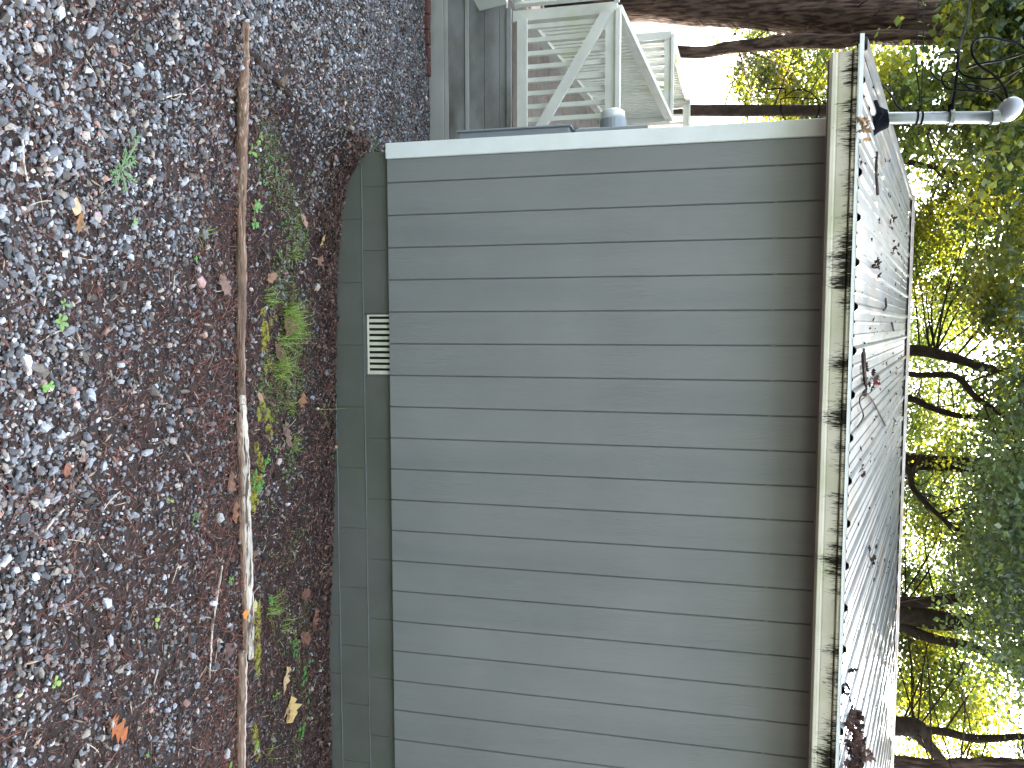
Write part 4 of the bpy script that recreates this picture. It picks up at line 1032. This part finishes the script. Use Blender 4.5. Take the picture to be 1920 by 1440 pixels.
def tree(name, label, stems, ells, per, size, spread, pal, m, bark, limbs=True, group=None):
    base = stems[0][0][0]; root = empty(name, base); tag(root, label, 'tree', group)
    for i, (pts, rads) in enumerate(stems):
        sp_ = smooth_path(pts, 6); rr = np.interp(np.linspace(0, 1, len(sp_)), np.linspace(0, 1, len(rads)), rads)
        big = max(rads) > .3
        mb = MB().tube(sp_, list(rr), 28 if big else 12, wob=.06 if big else .12)
        kid(mb, 'trunk' if i == 0 else 'limb', bark, root, True)
    cc = crown_centres(ells)
    sps = np.full(len(cc), spread)*rng.uniform(.6, 1.3, len(cc))
    V, Fc, T = leaves_mesh(cc, sps, per, size, pal)
    o = np_mesh('crown', V-np.array(base), Fc, m, T, parent=root)
    # twigs linking stems to clusters
    allp = np.concatenate([np.array([tuple(q) for q in smooth_path(p, 5)]) for p, _ in stems]); allp = allp[allp[:, 2] > cc[:, 2].min()-1.5] if (allp[:, 2] > cc[:, 2].min()-1.5).any() else allp
    mb = MB()
    for c in cc[::3]:
        d = np.linalg.norm(allp-c+np.array([0, 0, .8]), axis=1); a = allp[d.argmin()]
        mid = (a+c)/2+np.array([random.uniform(-.6, .6), random.uniform(-.5, .5), random.uniform(-.3, .5)])
        mb.tube(smooth_path([tuple(a), tuple(mid), tuple(c)], 4), list(np.linspace(.018, .004, 9)), 4, cap=False)
    o = mb.build('twigs', bark, root); o.matrix_parent_inverse = Matrix.Translation(-Vector(root.location)); o['kind'] = 'stuff'
    return root
def st(*pts, r): return ([tuple(p) for p in pts], r)
def q(x, y, Y): return tuple(onY(x, y, Y))
tree('oak_tree', 'huge furrowed oak trunk leaning at the far left behind the deck',
     [st((-5.2, 10, -1.2), q(1204, -8, 10), q(1305, 1, 10), q(1430, 9, 10), q(1560, 28, 10), q(1700, 40, 10), (-3.9, 10, 8), (-3.4, 10, 11), r=[.52, .43, .42, .41, .40, .38, .28, .14]),
      st((-3.95, 10, 6), (-3, 9, 7.5), (-1, 8, 8.6), r=[.18, .13, .07]), st((-4.0, 10, 5.6), (-4.8, 9, 7.5), (-6, 8, 9.5), r=[.18, .13, .07])],
     [(-2.6, 6.8, 6.3, 2.2, 2.0, 1.5, 70), (-3.6, 8.5, 8.5, 3.5, 3, 2.0, 60), (-2.6, 5.2, 5.4, 1.2, 1.3, .7, 22), (-2.6, 8.6, 5.0, 1.2, .6, .5, 7)], 230, .112, .31, GREENS, MT['leaf'], MT['bark'])
tree('maple_tree', 'thinner leaning trunk close against the right side of the huge oak',
     [st((-4.6, 9.8, -1.2), q(1272, 97, 9.8), q(1367, 89, 9.8), q(1440, 82, 9.7), q(1500, 76, 9.6), q(1580, 78, 9.5), q(1680, 66, 9.5), (-3.6, 9.8, 8), r=[.13, .10, .105, .11, .12, .11, .09, .04])],
     [(-5.2, 13, 5.6, 2.4, 1.5, 2.0, 46), (-5.6, 16, 3.6, 1.7, 1.0, 1.3, 18), (-4.2, 13.5, 4.2, 1.3, 1.0, .9, 12)], 210, .094, .26, YELLOW, MT['leaf'], MT['bark'])
tree('young_tree', 'slim straight trunk seen between the ramp railing and the gutter end',
     [st((-3.15, 10, -1.2), (-2.98, 10, 1.9), (-2.84, 10, 4.1), (-2.7, 10, 6.5), (-2.4, 10.2, 9), r=[.13, .105, .095, .08, .04])],
     [(-3.9, 14.5, 4.6, 1.7, 1.0, 1.3, 30), (-2.2, 11, 8, 2.2, 1.6, 1.6, 34), (-5.0, 16, 3.6, 2.2, 1, 1.0, 16)], 210, .094, .24, YELLOW, MT['leaf'], MT['bark2'])
tree('forked_tree', 'dark trunk forking above the roof ridge left of centre',
     [st((1.1, 10, -1.2), (1.3, 10, 3), q(1695, 656, 10), q(1775, 668, 10), q(1850, 690, 10), q(1980, 720, 10), (2.6, 10, 10), r=[.16, .14, .10, .09, .07, .055, .03]),
      st((1.3, 10, 4.3), q(1700, 700, 10), q(1790, 705, 9.8), q(1830, 745, 9.6), q(1905, 790, 9.3), q(1960, 800, 9), r=[.07, .05, .055, .05, .045, .03])],
     [(1.2, 10.5, 8.4, 2.8, 1.6, 1.9, 70), (-.8, 13.5, 7.2, 2.6, 2, 2.2, 50), (2.2, 8, 7.3, 1.9, 1.2, .9, 36)], 215, .088, .29, GREENS, MT['leaf'], MT['bark2'])
tree('slanting_tree', 'slender trunk slanting right from the ridge at roof centre',
     [st((1.9, 11, -1.2), (2.1, 11, 3.5), q(1680, 742, 11), q(1740, 762, 11), q(1790, 778, 11), q(1900, 800, 11), (4, 11, 10), r=[.10, .09, .065, .06, .055, .04, .02]),
      st((3.3, 11, 4.5), q(1690, 872, 11), q(1712, 915, 11), q(1748, 955, 10.8), q(1800, 1000, 10.5), r=[.06, .05, .05, .045, .03])],
     [(3.8, 12, 8.2, 2.6, 1.6, 1.9, 64), (3.2, 15, 7, 3.4, 2, 2.2, 46), (3.0, 15.5, 7.4, 3.6, 1.2, .9, 40)], 215, .088, .29, GREENS, MT['leaf'], MT['bark2'])
tree('multi_stem_tree', 'stout dark trunk splitting into several stems right of roof centre',
     [st((6.1, 11, -1.2), (6.2, 11, 3.5), q(1680, 1148, 11), q(1745, 1160, 11), q(1810, 1167, 11), q(1930, 1165, 11), (6.6, 11, 10.5), r=[.30, .27, .21, .19, .16, .12, .05]),
      st((6.1, 11, 5.0), q(1685, 1130, 11), q(1740, 1128, 10.9), q(1815, 1118, 10.8), q(1920, 1090, 10.6), r=[.11, .12, .10, .09, .06]),
      st((6.2, 11, 5.2), q(1700, 1178, 11), q(1760, 1200, 10.8), q(1830, 1215, 10.6), q(1925, 1262, 10.3), r=[.11, .11, .09, .08, .06])],
     [(5.4, 9.5, 8.0, 3.0, 1.6, 1.6, 80), (6, 13, 8.4, 3.4, 2, 2.2, 60), (6.0, 15.5, 7.3, 2.6, 1.2, .9, 24), (4.2, 7.2, 6.5, 1.6, 1.2, .8, 34), (7.4, 13, 6.3, 1.6, 1, 1.0, 18)], 215, .088, .29, DARK, MT['leafd'], MT['bark2'])
tree('broken_tree', 'thick curving trunk half hidden by leaves near the right edge',
     [st((8.2, 10, -1.2), (8.3, 10, 3.5), q(1690, 1362, 10), q(1725, 1374, 10), q(1745, 1402, 10), (9.2, 10.2, 7), (9.9, 10.5, 9), r=[.28, .24, .17, .16, .10, .08, .05]),
      st(q(1690, 1366, 10), q(1770, 1372, 9.9), q(1830, 1385, 9.8), q(1930, 1380, 9.7), r=[.06, .07, .07, .05])],
     [(8.6, 12, 7.4, 2.4, 1.6, 1.8, 56), (9.5, 15, 6.8, 3, 2, 1.8, 34)], 215, .088, .29, YELLOW, MT['leaf'], MT['bark2'])
tree('straight_tree', 'brown trunk along the extreme right edge above the roof',
     [st((8.0, 8.6, -1.2), q(1680, 1432, 8.6), q(1800, 1436, 8.6), q(1930, 1438, 8.6), (8.0, 8.6, 9.5), r=[.17, .13, .12, .11, .05])],
     [(8.4, 8.6, 8.4, 2.6, 1.6, 1.3, 50), (7.6, 11.5, 6.7, 1.2, 1.0, .7, 14)], 215, .088, .29, YELLOW, MT['leaf'], MT['bark'])
tree('overhanging_tree', 'bare limb and drooping leaves leaning over the left roof',
     [st((-1.6, 12.5, -1.2), (-1.3, 12.5, 3.5), q(1680, 300, 12), q(1705, 272, 11.5), q(1735, 240, 11), (-3.2, 10.5, 8), r=[.15, .12, .08, .09, .08, .04]),
      st(q(1685, 300, 12), q(1730, 310, 11.8), q(1800, 330, 11.5), (-.6, 11, 9), r=[.06, .05, .045, .02])],
     [(-.9, 12, 6.6, 2.0, 1.6, 1.7, 54), (-.4, 8, 6.6, 1.6, 1.2, .8, 28)], 210, .094, .26, YELLOW, MT['leaf'], MT['bark2'])
# canopy branches reaching over the roof from behind
tree('canopy_tree', 'dark leafy boughs hanging over the middle of the roof top',
     [st((3.6, 12.8, -1.2), (3.7, 12.8, 4), (3.7, 12, 8), (3.6, 9.5, 9.6), (3.4, 6.5, 9.2), r=[.22, .2, .15, .10, .05])],
     [(2.8, 6.0, 6.7, 3.4, 1.8, 1.0, 60), (3.6, 8.4, 8.8, 4.4, 2.2, 1.2, 34)], 235, .092, .31, DARK, MT['leafd'], MT['bark2'])
# far woods: one mass
n = 100
cc = np.stack([rng.uniform(-26, 34, n), rng.uniform(24, 34, n), rng.uniform(2.5, 15, n)], -1)
V, Fc, T = leaves_mesh(cc, np.full(n, 1.0), 200, .20, YELLOW)
np_mesh('distant_woods', V, Fc, MT['leaf'], T, kind='stuff')

n = 620  # unseen woods behind the camera, added to block low sky light on the wall
th = rng.uniform(PI*1.02, PI*1.98, n); rr = rng.uniform(15, 22, n)
cc = np.stack([rr*np.cos(th)*1.3, rr*np.sin(th), rng.uniform(.5, 12, n)], -1)
V, Fc, T = leaves_mesh(cc, np.full(n, 1.2), 120, .38, DARK)
np_mesh('distant_woods', V, Fc, MT['leafd'], T, kind='stuff')
